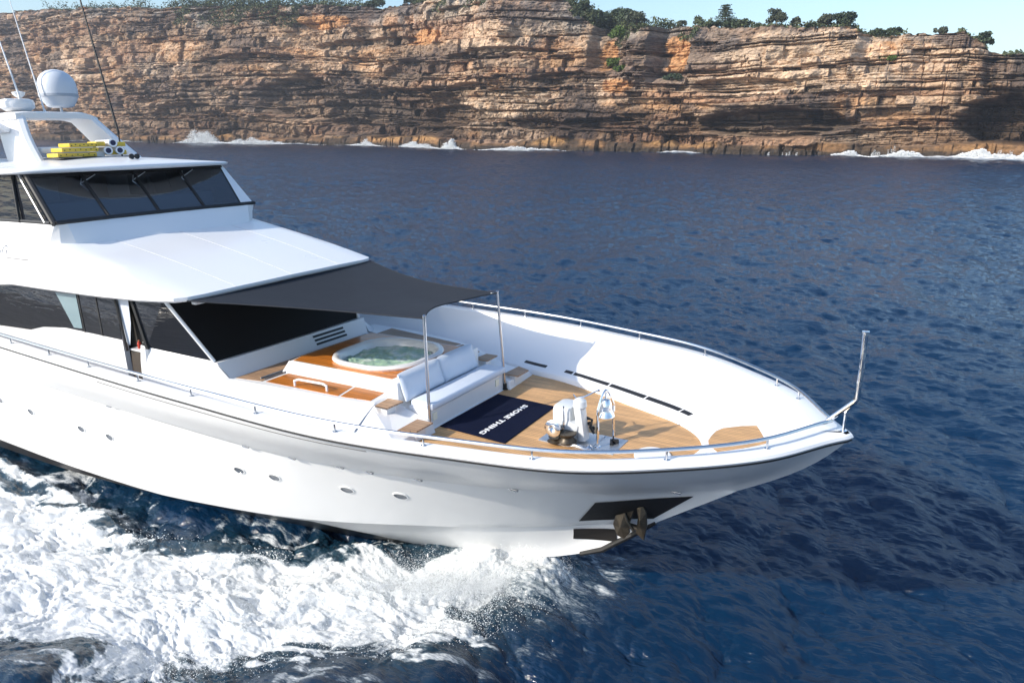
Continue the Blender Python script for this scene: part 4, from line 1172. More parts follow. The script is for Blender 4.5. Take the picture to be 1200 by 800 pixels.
# bubbling water
nu = 60; gx, gy = np.meshgrid(np.linspace(-.86, .86, nu), np.linspace(-.86, .86, nu), indexing='ij')
q = np.maximum(np.abs(gx), np.abs(gy)); rn = np.hypot(gx, gy) + 1e-6
sqf = np.sqrt(1 - .36 * (gy / .86) ** 2); kx = gx * sqf; ky = gy * np.sqrt(1 - .36 * (gx / .86) ** 2)
bub = fbm(gx * 5 + 3, gy * 5, 4, 501); hh = (bub - .5) * .10 + (fbm(gx * 18, gy * 18, 3, 502) - .5) * .035
ff = sstep(.50, .64, fbm(gx * 3.2 + 9, gy * 3.2, 4, 503)) * (.35 + .65 * fbm(gx * 22, gy * 22, 2, 504))
wm, t, p = newmat('tub_water')
at = t.nodes.new('ShaderNodeAttribute'); at.attribute_name = 'froth'
mx = t.nodes.new('ShaderNodeMix'); mx.data_type = 'RGBA'; mx.inputs[6].default_value = (.36, .54, .41, 1); mx.inputs[7].default_value = (.74, .82, .76, 1)
t.links.new(at.outputs['Fac'], mx.inputs[0]); t.links.new(mx.outputs[2], p.inputs['Base Color']); p.inputs['Roughness'].default_value = .08; p.inputs['IOR'].default_value = 1.33
W = mesh_np('tub_water', np.stack([TX + kx * .93, TY + ky * .91, ZU - .05 + hh], -1).reshape(-1, 3), grid_faces(nu, nu), wm, True, TUB); attr(W, 'froth', ff)

# coaming under the windscreen
cq = []
yt = [-2.02, -1.2, -.4, .4, 1.2, 2.02]
def coam(y, k):
    e = 1 - (abs(y) / 2.3) ** 3
    return [(-10.48 + .0 * e, y * .93, 3.36), (-10.32, y * .95, 3.37), (-10.14, y * .90, ZL + .03), (-10.10, y * .9, ZL + .0)][k]
for i in range(5):
    for k in range(3): cq.append([coam(yt[i], k), coam(yt[i + 1], k), coam(yt[i + 1], k + 1), coam(yt[i], k + 1)])
for s_ in (-1, 1):
    cq.append([(-10.48, s_ * 1.88, 3.36), (-10.32, s_ * 1.92, 3.37), (-10.14, s_ * 1.82, ZL + .03), (-10.55, s_ * 2.0, ZL + .02)])
quadmesh('coaming', cq, GEL, YACHT)
# louvres: three dark slots in the coaming
for k in range(3):
    f0 = .22 + k * .26; za = 3.37 - (3.37 - ZL - .03) * f0; xa = -10.32 + .18 * f0
    mb = MB(); mb.box((xa + .012, .78, za), (.012, .86, .045), Matrix.Rotation(R(-30), 3, 'Y')); mb.build('louvre', BLACK, YACHT)

# ------------------------------------------------------------------ settee
SET = None
mb = MB(); mb.box((-6.29, 0, 2.78), (.42, 2.24, .36), bev=.02); SET = mb.build('settee', GEL, YACHT)
mb = MB(); mb.box((-6.235, 0, 3.0), (.46, 2.22, .13), bev=.045); mb.build('seat_cushion', CUSH, SET, smooth=True, auto=R(60))
mb = MB(); mb.box((-6.075, 0, 2.93), (.006, 2.2, .012)); mb.build('seat_seam', BLACK, SET)
for y0, y1 in ((-1.12, -.06), (-.05, .98)):
    bm = bmesh.new(); bmesh.ops.create_grid(bm, x_segments=14, y_segments=10, size=.5)
    vs_ = []
    for side in (0, 1): pass
    bm.free()
    nu_, nv_ = 18, 12; V = []
    for i in range(nu_):
        for j in range(nv_):
            u = i / (nu_ - 1); v = j / (nv_ - 1)
            puff = .055 * (1 - (2 * u - 1) ** 6) * (1 - (2 * v - 1) ** 6)
            cr_ = .018 * math.sin(u * 3 + v * 7 + y0 * 5) * (1 - abs(2 * u - 1)) + .02 * math.exp(-((u - (.9 if y0 < -.5 else .1)) / .08) ** 2) * math.sin(v * 9)
            x = -6.53 - .15 * v + puff + cr_ * .6; z = 3.02 + .43 * v
            V.append((x, y0 + (y1 - y0) * u, z))
    for i in range(nu_):
        for j in range(nv_):
            u = i / (nu_ - 1); v = j / (nv_ - 1)
            V.append((-6.56 - .15 * v - .05 * (1 - (2 * u - 1) ** 6), y0 + (y1 - y0) * u, 3.02 + .43 * v))
    N_ = nu_ * nv_; F = [tuple(f) for f in grid_faces(nu_, nv_)] + [tuple(int(q) + N_ for q in f[::-1]) for f in grid_faces(nu_, nv_)]
    for i in range(nu_ - 1):
        for j in (0, nv_ - 1): F.append((i * nv_ + j, (i + 1) * nv_ + j, N_ + (i + 1) * nv_ + j, N_ + i * nv_ + j))
    for j in range(nv_ - 1):
        for i in (0, nu_ - 1): F.append((i * nv_ + j, i * nv_ + j + 1, N_ + i * nv_ + j + 1, N_ + i * nv_ + j))
    mb = MB(); mb.add(V, F); mb.build('backrest', CUSH, SET, smooth=True, auto=R(70))
# white moulding that carries the backrest
mb = MB(); mb.box((-6.78, 0, 3.13), (.24, 2.36, .42), bev=.04); mb.build('backrest_base', GEL, SET, smooth=True)
for y in (-.98, .90):
    mb = MB(); mb.box((-6.072, y, 2.80), (.02, .11, .13), bev=.006); mb.build('courtesy_light', LAMP, SET)
# shoulders with the small teak steps
for s_ in (-1, 1):
    mb = MB()
    P_ = [(-6.93, 1.12), (-6.93, 1.52), (-6.05, 2.02), (-5.98, 1.16)]
    z1 = [ZL - .01, ZL - .01, DZ + .10, DZ + .16]
    pp = [(x, y * s_) for x, y in P_]
    P0 = [(-6.99, 1.10), (-6.99, 2.29), (-6.02, 2.14), (-5.94, 1.14)]
    pp[0] = (-6.99, pp[0][1]); pp[1] = (-6.99, pp[1][1])
    mb.add([(x, y, z) for (x, y), z in zip(pp, z1)] + [(x, y * s_, DZ - .02) for x, y in P0], [(0, 1, 2, 3), (7, 6, 5, 4), (0, 4, 5, 1), (1, 5, 6, 2), (2, 6, 7, 3), (3, 7, 4, 0)]); mb.build('shoulder', GEL, YACHT, bevel=.015)
    mb = MB(); mb.prism([(-6.82, 1.24 * s_), (-6.78, 1.62 * s_), (-6.52, 1.62 * s_), (-6.50, 1.24 * s_)], 3.05, 3.075)
    st_ = mb.build('step_tread', TEAKG, YACHT, bevel=.004)
    mb = MB(); mb.prism([(-6.76, 1.33 * s_), (-6.74, 1.52 * s_), (-6.62, 1.52 * s_), (-6.60, 1.33 * s_)], 2.85, 3.05); mb.build('step_base', GEL, st_)
    mb = MB(); mb.prism([(-6.18, 1.30 * s_), (-6.16, 1.82 * s_), (-5.86, 1.70 * s_), (-5.86, 1.30 * s_)], 2.82, 2.845)
    st_ = mb.build('step_tread', TEAKG, YACHT, bevel=.004)
    mb = MB(); mb.prism([(-6.16, 1.36 * s_), (-6.14, 1.70 * s_), (-5.97, 1.60 * s_), (-5.97, 1.36 * s_)], DZ - .01, 2.82); mb.build('step_base', GEL, st_)

# ------------------------------------------------------------------ windlass, bell, deck plate
WL = bpy.data.objects.new('windlass', None); COL.objects.link(WL); WL.parent = YACHT; WL.location = (-3.86, -.40, DZ)
def wl(name, mb, mat, **k): return mb.build(name, mat, WL, smooth=True, **k)
mb = MB(); mb.box((-.02, .06, .012), (.86, .62, .022), bev=.006); wl('base_plate', mb, SILVER)
mb = MB(); mb.box((-.12, .10, .36), (.34, .42, .44), bev=.09); mb.box((.0, .08, .22), (.30, .40, .30), Matrix.Rotation(R(18), 3, 'Y'), bev=.07); wl('gear_housing', mb, COVER)
mb = MB(); mb.box((.17, .02, .33), (.13, .20, .58), Matrix.Rotation(R(-8), 3, 'Y'), bev=.04); mb.lathe([(.09, .0), (.11, .03), (.10, .12), (.05, .16), (0, .17)], (.14, .02, .56), 16); wl('motor', mb, COVER)
mb = MB(); mb.lathe([(.06, 0), (.075, -.04), (.07, -.10), (.095, -.16), (.13, -.20), (.135, -.24), (.10, -.26), (.055, -.262), (.05, -.20), (0, -.20)], (-.14, -.11, .30), 22, 'Y'); wl('warping_drum', mb, CHROME)
mb = MB(); mb.lathe([(.12, 0), (.15, .03), (.11, .07), (.10, .10), (.14, .14), (.15, .17), (.0, .18)], (.03, -.20, .05), 20); mb.lathe([(.10, 0), (.13, .02), (.08, .05), (.11, .09), (0, .1)], (-.16, -.22, .03), 18); wl('chain_wheel', mb, BRONZE)
mb = MB(); mb.tube([(.10, -.24, .03), (.20, -.25, .06), (.34, -.24, .03), (.45, -.22, .03)], [.035, .04, .035, .03], 8); mb.lathe([(.05, 0), (.06, .03), (.03, .06), (0, .07)], (.40, -.2, .02), 12); wl('chain_stopper', mb, STEEL)
mb = MB(); mb.tube([(-.04, -.16, .16), (-.04, -.17, .62)], .011, 6); mb.tube([(.12, .02, .72), (.2, .05, .74), (.36, .22, .82)], .012, 6); mb.tube([(-.04, .16, .70), (.1, .0, .70)], .010, 6); mb.lathe([(.02, -.02), (.024, 0), (0, .02)], (.36, .22, .82), 8); wl('brake_lever', mb, CHROME)
mb = MB(); mb.tube([(.22, .1, .38), (.28, .16, .34), (.28, .10, .24), (.33, .12, .14)], [.03, .02, .025, .02], 7); mb.box((.27, .1, .30), (.06, .05, .05), bev=.01); mb.box((.29, .17, .2), (.05, .05, .06), bev=.01); wl('clutch_linkage', mb, BLACK)
BL = bpy.data.objects.new('ship_bell', None); COL.objects.link(BL); BL.parent = YACHT; BL.location = (-3.33, -.27, DZ)
mb = MB()
mb.tube([(-.06, -.17, 0), (-.06, -.17, .60)], .022, 8); mb.tube([(.06, .14, 0), (.06, .14, .60)], .022, 8)
arc = [(-.06 + .12 * k / 12, -.17 + .31 * k / 12, .60 + .28 * math.sin(math.pi * k / 12)) for k in range(13)]
mb.tube(arc, .02, 8); mb.lathe([(.05, 0), (.05, .015), (.02, .02)], (-.06, -.17, 0), 12); mb.lathe([(.05, 0), (.05, .015), (.02, .02)], (.06, .14, 0), 12)
mb.build('bell_frame', CHROME, BL, smooth=True)
mb = MB(); mb.lathe([(.135, .47), (.13, .49), (.105, .53), (.095, .60), (.085, .68), (.06, .73), (.02, .75), (.018, .84), (0, .85)], (0, -.015, 0), 24); mb.build('bell', CHROME, BL, smooth=True)
mb = MB(); mb.box((.02, -.02, .0), (.46, .60, .016), bev=.003); mb.build('bell_plate', SILVER, BL)
mb = MB(); mb.tube([(.10, -.02, .02), (.06, .06, .05), (.16, .10, .05)], .03, 7); mb.box((.1, .1, .03), (.12, .07, .05), bev=.01); mb.build('deck_fitting', BLACK, BL, smooth=True)

# ------------------------------------------------------------------ portholes, knuckle vents, anchor
def on_hull(x, z, side, rx, rz, out=.006, n=20, tilt=0, pts=None):
    c = hull_at(x, z, side); N = hull_n(x, z, side)
    T = np.cross(np.array([0, 0, 1.]), N); T /= np.linalg.norm(T); U = np.cross(N, T)
    if T[0] < 0: T = -T
    return c, N, T, U
PORT = simple('porthole_glass', (.10, .115, .14), .15, coat=.5)
for side in (-1, 1):
    for x, z in [(-17.04, 1.82), (-15.76, 1.76), (-13.86, 1.71), (-12.89, 1.71), (-9.31, 1.71), (-8.53, 1.71), (-7.16, 1.67), (-6.24, 1.67), (-19.2, 1.85), (-20.3, 1.85), (-23, 1.9), (-24, 1.9)]:
        c, N, T, U = on_hull(x, z, side, .1, .07)
        mb = MB(); V = []; m_ = 20
        for rx, rz, o in ((.125, .085, -.01), (.125, .085, .012), (.105, .068, .014), (.10, .062, .004), (.0, .0, .004)):
            for k in range(m_):
                a = 2 * math.pi * k / m_; du = rx * math.cos(a) * (1 + .15 * math.sin(a)); dv = rz * math.sin(a)
                # follow the hull so the frame does not float
                q = hull_at(x + du * (1 if T[0] > 0 else -1), z + dv, side)
                V.append(tuple(q + N * o))
        F = [(i * m_ + k, i * m_ + (k + 1) % m_, (i + 1) * m_ + (k + 1) % m_, (i + 1) * m_ + k) for i in range(4) for k in range(m_)]
        mb.add(V[:3 * m_], [f for f in F if max(f) < 3 * m_]); fr_ = mb.build('porthole', GEL, YACHT, smooth=True)
        mb = MB(); mb.add(V[2 * m_:], [(i * m_ + k, i * m_ + (k + 1) % m_, (i + 1) * m_ + (k + 1) % m_, (i + 1) * m_ + k) for i in range(2) for k in range(m_)]); mb.build('glass', PORT, fr_, smooth=True)
# small drain fittings on the knuckle
for x in (-8.63, -7.71, -6.86, -6.37, -5.6, -12.2, -4.22, -2.15):
    y, z = crv(KNU, np.array([x])); mb = MB(); mb.box((x, -(y[0] + .02), z[0] - .015), (.16, .03, .03), bev=.008); mb.build('drain_fitting', STEEL, YACHT, smooth=True)
def hull_patch(name, outline, mat, side=-1, out=.012):
    """outline given as (x, z) pairs on the topside"""
    n = 14; V = []; o = outline
    A_, B_, C_, D_ = [np.array(q, float) for q in o]        # fore-top, aft-top, aft-bottom, fore-bottom
    for i in range(n + 1):
        for j in range(7):
            u, v = i / n, j / 6
            p = (A_ * (1 - u) + B_ * u) * (1 - v) + (D_ * (1 - u) + C_ * u) * v
            q = hull_at(p[0], p[1], side); N = hull_n(p[0], p[1], side)
            V.append(tuple(q + N * out))
    return mesh_np(name, np.array(V), grid_faces(n + 1, 7), mat, True, YACHT)
# anchor pockets with the anchor hung in them
hull_patch('anchor_pocket', [(-1.97, 2.03), (-3.28, 1.86), (-3.73, 1.25), (-2.62, 1.42)], RECESS)
hull_patch('anchor_pocket', [(-3.24, 1.05), (-3.93, .95), (-3.99, .69), (-3.24, .80)], RECESS, out=.014)
AN = bpy.data.objects.new('anchor', None); COL.objects.link(AN); AN.parent = YACHT; AN.location = (-2.92, -.22, 1.46); AN.scale = (.72, .85, .74)
mb = MB(); mb.box((.02, -.03, .12), (.12, .11, .62), Matrix.Rotation(R(20), 3, 'Y'), bev=.02); mb.build('shank', BRONZE, AN)
mb = MB(); mb.box((-.10, -.02, .36), (.30, .16, .09), Matrix.Rotation(R(8), 3, 'Y'), bev=.03); mb.build('shackle', STEEL, AN, smooth=True)
def fluke(pts, y0, t=.05):
    # angular cast fluke: outline in x,z, ridge down the middle
    n = len(pts); cx = sum(p[0] for p in pts) / n; cz = sum(p[1] for p in pts) / n
    V = [(x, y0, z) for x, z in pts] + [(x, y0 + t, z) for x, z in pts] + [(cx, y0 - .07, cz)]
    mb = MB(); mb.add(V, [(i, (i + 1) % n, 2 * n) for i in range(n)] + [(i, n + i, n + (i + 1) % n, (i + 1) % n) for i in range(n)] + [tuple(range(n, 2 * n))])
    return mb.build('fluke', BRONZE, AN, bevel=.008)
fluke([(-.10, .10), (-.30, .00), (-.36, -.22), (-.26, -.46), (-.10, -.50), (.02, -.34), (.0, -.08)], -.12)
fluke([(.16, -.30), (.34, -.42), (.40, -.10), (.38, .22), (.27, .42), (.16, .36), (.20, .06)], -.10)
mb = MB(); mb.lathe([(.05, -.28), (.06, -.26), (.06, .26), (.05, .28)], (.03, -.06, -.20), 12, 'X'); mb.tube([(-.1, -.1, .1), (.0, -.16, -.05), (.12, -.12, -.25)], .03, 8); mb.build('crown', BRONZE, AN, smooth=True)

# ------------------------------------------------------------------ saloon
WY = 2.34
# side walls with a recessed door bay on each side
for s_ in (-1, 1):
    def W(x0, x1, z0a, z1a, z0b, z1b, mat=GEL, name='saloon_wall', y=WY, t=.10):
        V = [(x0, s_ * y, z0a), (x1, s_ * y, z0b), (x1, s_ * y, z1b), (x0, s_ * y, z1a)]; V += [(a, b - s_ * t, c) for a, b, c in V]
        mb = MB(); mb.add(V, [(0, 1, 2, 3), (7, 6, 5, 4), (0, 4, 5, 1), (1, 5, 6, 2), (2, 6, 7, 3), (3, 7, 4, 0)]); return mb.build(name, mat, YACHT)
    W(-29, -12.55, 2.6, 4.60, 2.6, 4.66)
    # aft long window: glass panes set on the wall
    def pane(name, pts, mat, off, par=YACHT, t=.012):
        V = [(x, s_ * (WY + off), z) for x, z in pts]; n = len(V); V += [(x, s_ * (WY + off - t), z) for x, z in pts]
        mb = MB(); mb.add(V, [tuple(range(n)), tuple(range(2 * n - 1, n - 1, -1))] + [(i, (i + 1) % n, n + (i + 1) % n, n + i) for i in range(n)]); return mb.build(name, mat, par)
    win = pane('side_window', [(-28, 4.40), (-17.1, 4.38), (-16.1, 4.52), (-14.5, 4.53), (-12.50, 4.54), (-12.55, 3.65), (-14.6, 3.66), (-15.57, 3.57), (-16.17, 3.44), (-17.6, 3.38), (-28, 3.3)], GLASS, .012)
    for x in (-13.2, -13.85, -18, -20.5, -23):
        mb = MB(); mb.box((x, s_ * (WY + .016), 4.09), (.035, .012, .88)); mb.build('mullion', BLACK, win)
    pane('window_blind', [(-14.72, 4.40), (-13.92, 4.42), (-13.92, 3.72), (-14.25, 3.70)], simple('pale_blind', (.20, .28, .31), .2), .020, win, .004)
    # door bay
    mb = MB(); mb.box((-12.22, s_ * (WY - .42), 3.62), (.70, .02, 2.0)); mb.build('door_bay', BRNGLASS, YACHT)
    dr = None
    mb = MB(); mb.add([(-12.52, s_ * (WY - .06), 2.62), (-11.92, s_ * (WY - .06), 2.62), (-11.86, s_ * (WY - .06), 3.45), (-12.42, s_ * (WY - .06), 3.42)] + [(-12.52, s_ * (WY - .10), 2.62), (-11.92, s_ * (WY - .10), 2.62), (-11.86, s_ * (WY - .10), 3.45), (-12.42, s_ * (WY - .10), 3.42)],
                      [(0, 1, 2, 3), (7, 6, 5, 4), (0, 4, 5, 1), (1, 5, 6, 2), (2, 6, 7, 3), (3, 7, 4, 0)]); dr = mb.build('side_door', BRNGLASS, YACHT)
    mb = MB(); mb.box((-12.14, s_ * (WY - .14), 3.47), (.50, .22, .03), bev=.004); mb.build('shelf', GEL2, dr)
    mb = MB(); mb.box((-12.14, s_ * (WY - .24), 3.72), (.46, .02, .36), bev=.004); mb.build('shelf_back', simple('tan_panel', (.34, .27, .2), .5), dr)
    # pale curtain edge on the aft jamb
    mb = MB(); mb.add([(-12.50, s_ * (WY - .02), 4.56), (-12.18, s_ * (WY - .05), 4.56), (-12.24, s_ * (WY - .05), 4.0), (-12.36, s_ * (WY - .03), 3.55), (-12.45, s_ * (WY - .02), 3.6)], [(0, 1, 2, 3, 4)]); mb.build('curtain', CUSH, YACHT)
    mb = MB(); mb.tube([(-12.52, s_ * (WY + .02), 4.57), (-12.40, s_ * (WY + .02), 3.45)], .028, 6); mb.build('door_frame', BLACK, YACHT)
    mb = MB(); mb.tube([(-12.0, s_ * (WY + .0), 4.58), (-11.72, s_ * (WY - .0), 3.56)], .045, 6); mb.build('door_frame', BLACK, YACHT)
    # forward quarter: wall and window, curving in to the windscreen corner
    TA, TF, BF, BA = (-12.05, s_ * 2.34, 4.60), (-10.98, s_ * 2.34, 4.60), (-10.45, s_ * 1.87, 3.37), (-11.74, s_ * 2.33, 3.60)
    quadmesh('quarter_window', [[BA, BF, TF, TA]], GLASS, YACHT)
    TC = [(-11.95, 2.335, 3.62), (-11.74, 2.33, 3.60), (-11.1, 2.10, 3.485), (-10.45, 1.87, 3.375), (-10.30, 1.90, 3.30), (-10.13, 1.84, 3.09), (-9.3, 1.755, 3.066), (-8.0, 1.675, 3.064), (-7.2, 1.615, 3.064), (-6.88, 1.50, 3.058)]
    BC = [(-11.95, 2.38, 2.6), (-11.6, 2.43, 2.6), (-11.1, 2.50, 2.6), (-10.6, 2.545, 2.6), (-10.2, 2.545, 2.6), (-9.9, 2.53, 2.6), (-9.3, 2.51, 2.6), (-8.0, 2.45, 2.6), (-7.2, 2.32, 2.6), (-6.86, 2.27, 2.6)]
    G2 = [[(a[0] * (1 - q) + b[0] * q, s_ * (a[1] * (1 - q) + b[1] * q + .05 * math.sin(math.pi * q)), a[2] * (1 - q) + b[2] * q) for q in (0, .12, .3, .5, .75, 1)] for a, b in zip(TC, BC)]
    mesh_np('quarter_wall', np.array(G2).reshape(-1, 3), grid_faces(10, 6), GEL, True, YACHT)
    WB = [(-11.86, s_ * 2.34, 2.60), (-11.74, s_ * 2.335, 3.60), (-11.1, s_ * 2.10, 3.48), (-10.45, s_ * 1.87, 3.37), (-10.42, s_ * 2.1, 3.22), (-10.55, s_ * 2.50, 2.60)]
    mb = MB(); pass
    mb = MB(); mb.tube([(-11.86, s_ * 2.36, 2.62), (-11.74, s_ * 2.36, 3.58)], .05, 10); mb.build('door_post', GEL, YACHT, smooth=True)
    mb = MB(); mb.tube([TF, BF], .035, 8); mb.build('corner_pillar', GEL, YACHT, smooth=True)
# windscreen of the saloon under a black cover
ws = []
n = 12
for i in range(n + 1):
    q = i / n * 2 - 1; e = 1 - q * q
    ws.append([(-10.45 + .05 * e, q * 1.85, 3.37), (-10.98 + .05 * e, q * 2.33, 4.62)])
mb = MB(); mb.add([p for c in ws for p in c], [(2 * i, 2 * i + 2, 2 * i + 3, 2 * i + 1) for i in range(n)]); mb.build('saloon_windscreen', MESHBLK, YACHT, smooth=True)
mb = MB(); mb.box((-20, 0, 3.6), (17, 4.3, 1.9)); mb.build('saloon_interior', simple('dark_interior', (.02, .018, .016), .9), YACHT)

# ------------------------------------------------------------------ wheelhouse deck: the big sloping brow
BR = [(-29.5, 2.62, 4.44), (-22, 2.62, 4.44), (-17.2, 2.62, 4.45), (-16.0, 2.62, 4.57), (-14.4, 2.62, 4.58), (-12.6, 2.61, 4.60), (-11.4, 2.58, 4.63), (-10.8, 2.54, 4.655), (-10.5, 2.44, 4.66), (-10.36, 2.26, 4.665), (-10.31, 2.0, 4.67), (-10.28, 1.3, 4.685), (-10.26, .65, 4.69), (-10.26, 0, 4.695)]
SL = [(-29.5, 2.45, 5.78), (-22, 2.45, 5.79), (-18, 2.44, 5.80), (-16.5, 2.43, 5.80), (-15.4, 2.42, 5.80), (-14.7, 2.41, 5.80), (-14.3, 2.40, 5.80), (-14.18, 2.37, 5.80), (-14.14, 2.30, 5.80), (-14.14, 2.15, 5.80), (-14.18, 1.9, 5.80), (-14.24, 1.25, 5.81), (-14.28, .65, 5.815), (-14.30, 0, 5.82)]
# break line of the steep band under the windscreen
MD = [(-29.5, 2.52, 5.36), (-22, 2.52, 5.37), (-18, 2.52, 5.38), (-16.5, 2.52, 5.38), (-15.4, 2.51, 5.40), (-14.95, 2.49, 5.42), (-14.65, 2.46, 5.44), (-14.42, 2.41, 5.44), (-14.22, 2.30, 5.42), (-14.06, 2.08, 5.39), (-13.96, 1.8, 5.38), (-13.88, 1.40, 5.38), (-13.84, .7, 5.39), (-13.80, 0, 5.40)]
lev = []
BRa, SLa, MDa = np.array(BR), np.array(SL), np.array(MD)
for t in (0, .06, .16, .3, .5, .7, .88, 1.0):
    row = BRa * (1 - t) + MDa * t
    for i in range(len(BR)):
        side_w = 1 if i < 7 else max(0, 1 - (i - 6) / 3)
        row[i, 1] += .05 * math.sin(math.pi * t) * side_w
        row[i, 2] += .035 * math.sin(math.pi * t) * (1 - side_w)
        if 5 < i < 11: row[i, 0] += .08 * math.sin(math.pi * t) * (1 - abs(i - 8) / 3)
    lev.append(row)
for t in (.5, 1.0): lev.append(MDa * (1 - t) + SLa * t)
# rolled lip under the edge, then back inboard
def inset(row, k, dz):
    q = row.copy(); q[:, 1] *= (1 - k * .09); q[:, 0] -= k * .16 * (np.arange(len(row)) > 5); q[:, 2] += dz; return q
l0 = inset(lev[0], 0.0, -.05); l00 = inset(lev[0], .18, -.085); l000 = inset(lev[0], 2.4, -.06)
rows = [l000, l00, l0] + lev
full = [np.concatenate([r_ * [1, -1, 1], r_[-2::-1]]) for r_ in rows]
BROW = strip(full, 'brow', GEL, YACHT, smooth=True)
BROW.data.set_sharp_from_angle(angle=R(19))
for i in (11, 13):
    for s_ in ((-1, 1) if i == 11 else (1,)):
        pts_ = [tuple(np.array(lev[k][i]) * [1, s_, 1] + [0, 0, .001]) for k in range(len(lev) - 2)]
        mb = MB(); mb.tube(pts_, .0045, 5); mb.build('crease_line', simple('crease_grey', (.50, .51, .53), .6), YACHT)  # grey lines drawn in place of the faint shading along the brow's folds
# faint grey lettering streaks on the flank
m_, t_, p_ = newmat('faint_lettering'); p_.inputs['Base Color'].default_value = (.60, .61, .64, 1); p_.inputs['Roughness'].default_value = .5
def flank_y(x, z):
    t = (z - 4.6) / .78; return -(2.61 * (1 - t) + 2.515 * t + .05 * math.sin(math.pi * t)) - .004
def text_mesh(body, size, name, mat, parent, bold=0, shear=0, ext=.002, spacing=1.0):
    cu = bpy.data.curves.new('t', 'FONT'); cu.body = body; cu.size = size; cu.extrude = ext; cu.offset = bold; cu.shear = shear; cu.space_character = spacing
    cu.align_x = 'CENTER'; cu.align_y = 'CENTER'; cu.resolution_u = 3
    to_ = bpy.data.objects.new('t', cu); COL.objects.link(to_); bpy.context.view_layer.update()
    me = bpy.data.meshes.new_from_object(to_.evaluated_get(bpy.context.evaluated_depsgraph_get()))
    bpy.data.objects.remove(to_); bpy.data.curves.remove(cu)
    me.name = name; me.materials.clear(); me.materials.append(mat)
    o = bpy.data.objects.new(name, me); COL.objects.link(o); o.parent = parent; return o
tx = text_mesh('SHORE THING', .34, 'flank_lettering', m_, YACHT, bold=.004)
tx.matrix_local = Matrix.Translation((-17.0, flank_y(-17.0, 5.22) - .016, 5.22)) @ Matrix.Rotation(R(0), 4, 'Z') @ Matrix.Rotation(R(86), 4, 'X')
mb = MB(); mb.box((-15.45, flank_y(-15.4, 5.08) - .004, 5.08), (.9, .006, .022)); mb.build('flank_stripe', simple('grey_stripe', (.30, .30, .31), .5), YACHT)
# bracket under the brow corner
mb = MB(); mb.box((-10.42, -2.02, 4.55), (.12, .22, .11), bev=.015); mb.build('awning_bracket', GEL2, YACHT)

# ------------------------------------------------------------------ wheelhouse
GT = (-15.12, 2.26, 6.74)
# side windows
for s_ in (-1, 1):
    mb = MB(); mb.add([(-28, s_ * 2.43, 5.80), (-14.2, s_ * 2.38, 5.80), (-15.14, s_ * 2.28, 6.76), (-28, s_ * 2.3, 6.76)], [(0, 1, 2, 3)]); wn_ = mb.build('wheelhouse_side_window', GLASS, YACHT)
    for x in (-15.6, -17.6, -20, -23):
        mb = MB(); mb.tube([(x + .18, s_ * 2.425, 5.80), (x - .02, s_ * 2.30, 6.76)], .03, 5); mb.build('mullion', BLACK, wn_)
    mb = MB(); mb.tube([(-28, s_ * 2.43, 5.83), (-14.25, s_ * 2.40, 5.83)], .035, 6); mb.build('sill_frame', BLACK, wn_)
mb = MB(); mb.tube([(-14.16, -2.37, 5.80), (-15.12, -2.27, 6.76)], .06, 8); mb.build('corner_post', BLACK, YACHT, smooth=True)
mb = MB(); mb.tube([(-14.42, -2.42, 5.83), (-15.30, -2.32, 6.74)], .022, 6); mb.build('corner_trim', STEEL, YACHT, smooth=True)
quadmesh('corner_panel', [[(-14.15, 2.0, 5.80), (-14.14, 2.34, 5.80), (-15.10, 2.27, 6.76), (-15.08, 2.18, 6.76)], [(-14.14, 2.34, 5.80), (-14.3, 2.42, 5.80), (-15.3, 2.30, 6.76), (-15.10, 2.27, 6.76)]], GEL, YACHT)
# windscreen panes: glass over a dim interior
WGL, t, p = newmat('windscreen_glass')
tr_ = t.nodes.new('ShaderNodeBsdfTransparent'); tr_.inputs[0].default_value = (.30, .38, .46, 1)
gl_ = t.nodes.new('ShaderNodeBsdfGlossy'); gl_.inputs['Roughness'].default_value = .02
fl_ = t.nodes.new('ShaderNodeLayerWeight'); fl_.inputs[0].default_value = .5
pw_ = t.nodes.new('ShaderNodeMath'); pw_.operation = 'POWER'; pw_.inputs[1].default_value = 4; t.links.new(fl_.outputs['Facing'], pw_.inputs[0])
fr_ = t.nodes.new('ShaderNodeMath'); fr_.operation = 'MULTIPLY_ADD'; fr_.inputs[1].default_value = .7; fr_.inputs[2].default_value = .20; t.links.new(pw_.outputs[0], fr_.inputs[0])
mxs = t.nodes.new('ShaderNodeMixShader'); t.links.new(fr_.outputs[0], mxs.inputs[0]); t.links.new(tr_.outputs[0], mxs.inputs[1]); t.links.new(gl_.outputs[0], mxs.inputs[2])
t.links.new(mxs.outputs[0], t.nodes['Material Output'].inputs['Surface'])
yd = [-2.33, -1.22, -.06, 1.06, 2.02]
def gx(y, top): return (-14.14 - .16 * (1 - (y / 2.4) ** 2), 5.805) if not top else (-15.10 - .10 * (1 - (y / 2.4) ** 2) + .0, 6.76)
for a, b in zip(yd[:-1], yd[1:]):
    q = []
    for y, tp in ((a, 0), (b, 0), (b if b < 2 else 2.19, 1), (a, 1)):
        x, z = gx(y, tp); q.append((x, y, z))
    quadmesh('windscreen_pane', [q], WGL, YACHT)
for y in yd[1:-1]:
    x0, z0 = gx(y, 0); x1, z1 = gx(y, 1); mb = MB(); mb.tube([(x0 + .01, y, z0), (x1 + .01, y, z1)], .035, 6); mb.build('windscreen_mullion', BLACK, YACHT, smooth=True)
mb = MB(); mb.tube([(gx(y, 0)[0] + .01, y, 5.825) for y in np.linspace(-2.36, 2.36, 13)], .045, 6); mb.build('windscreen_sill', BLACK, YACHT, smooth=True)
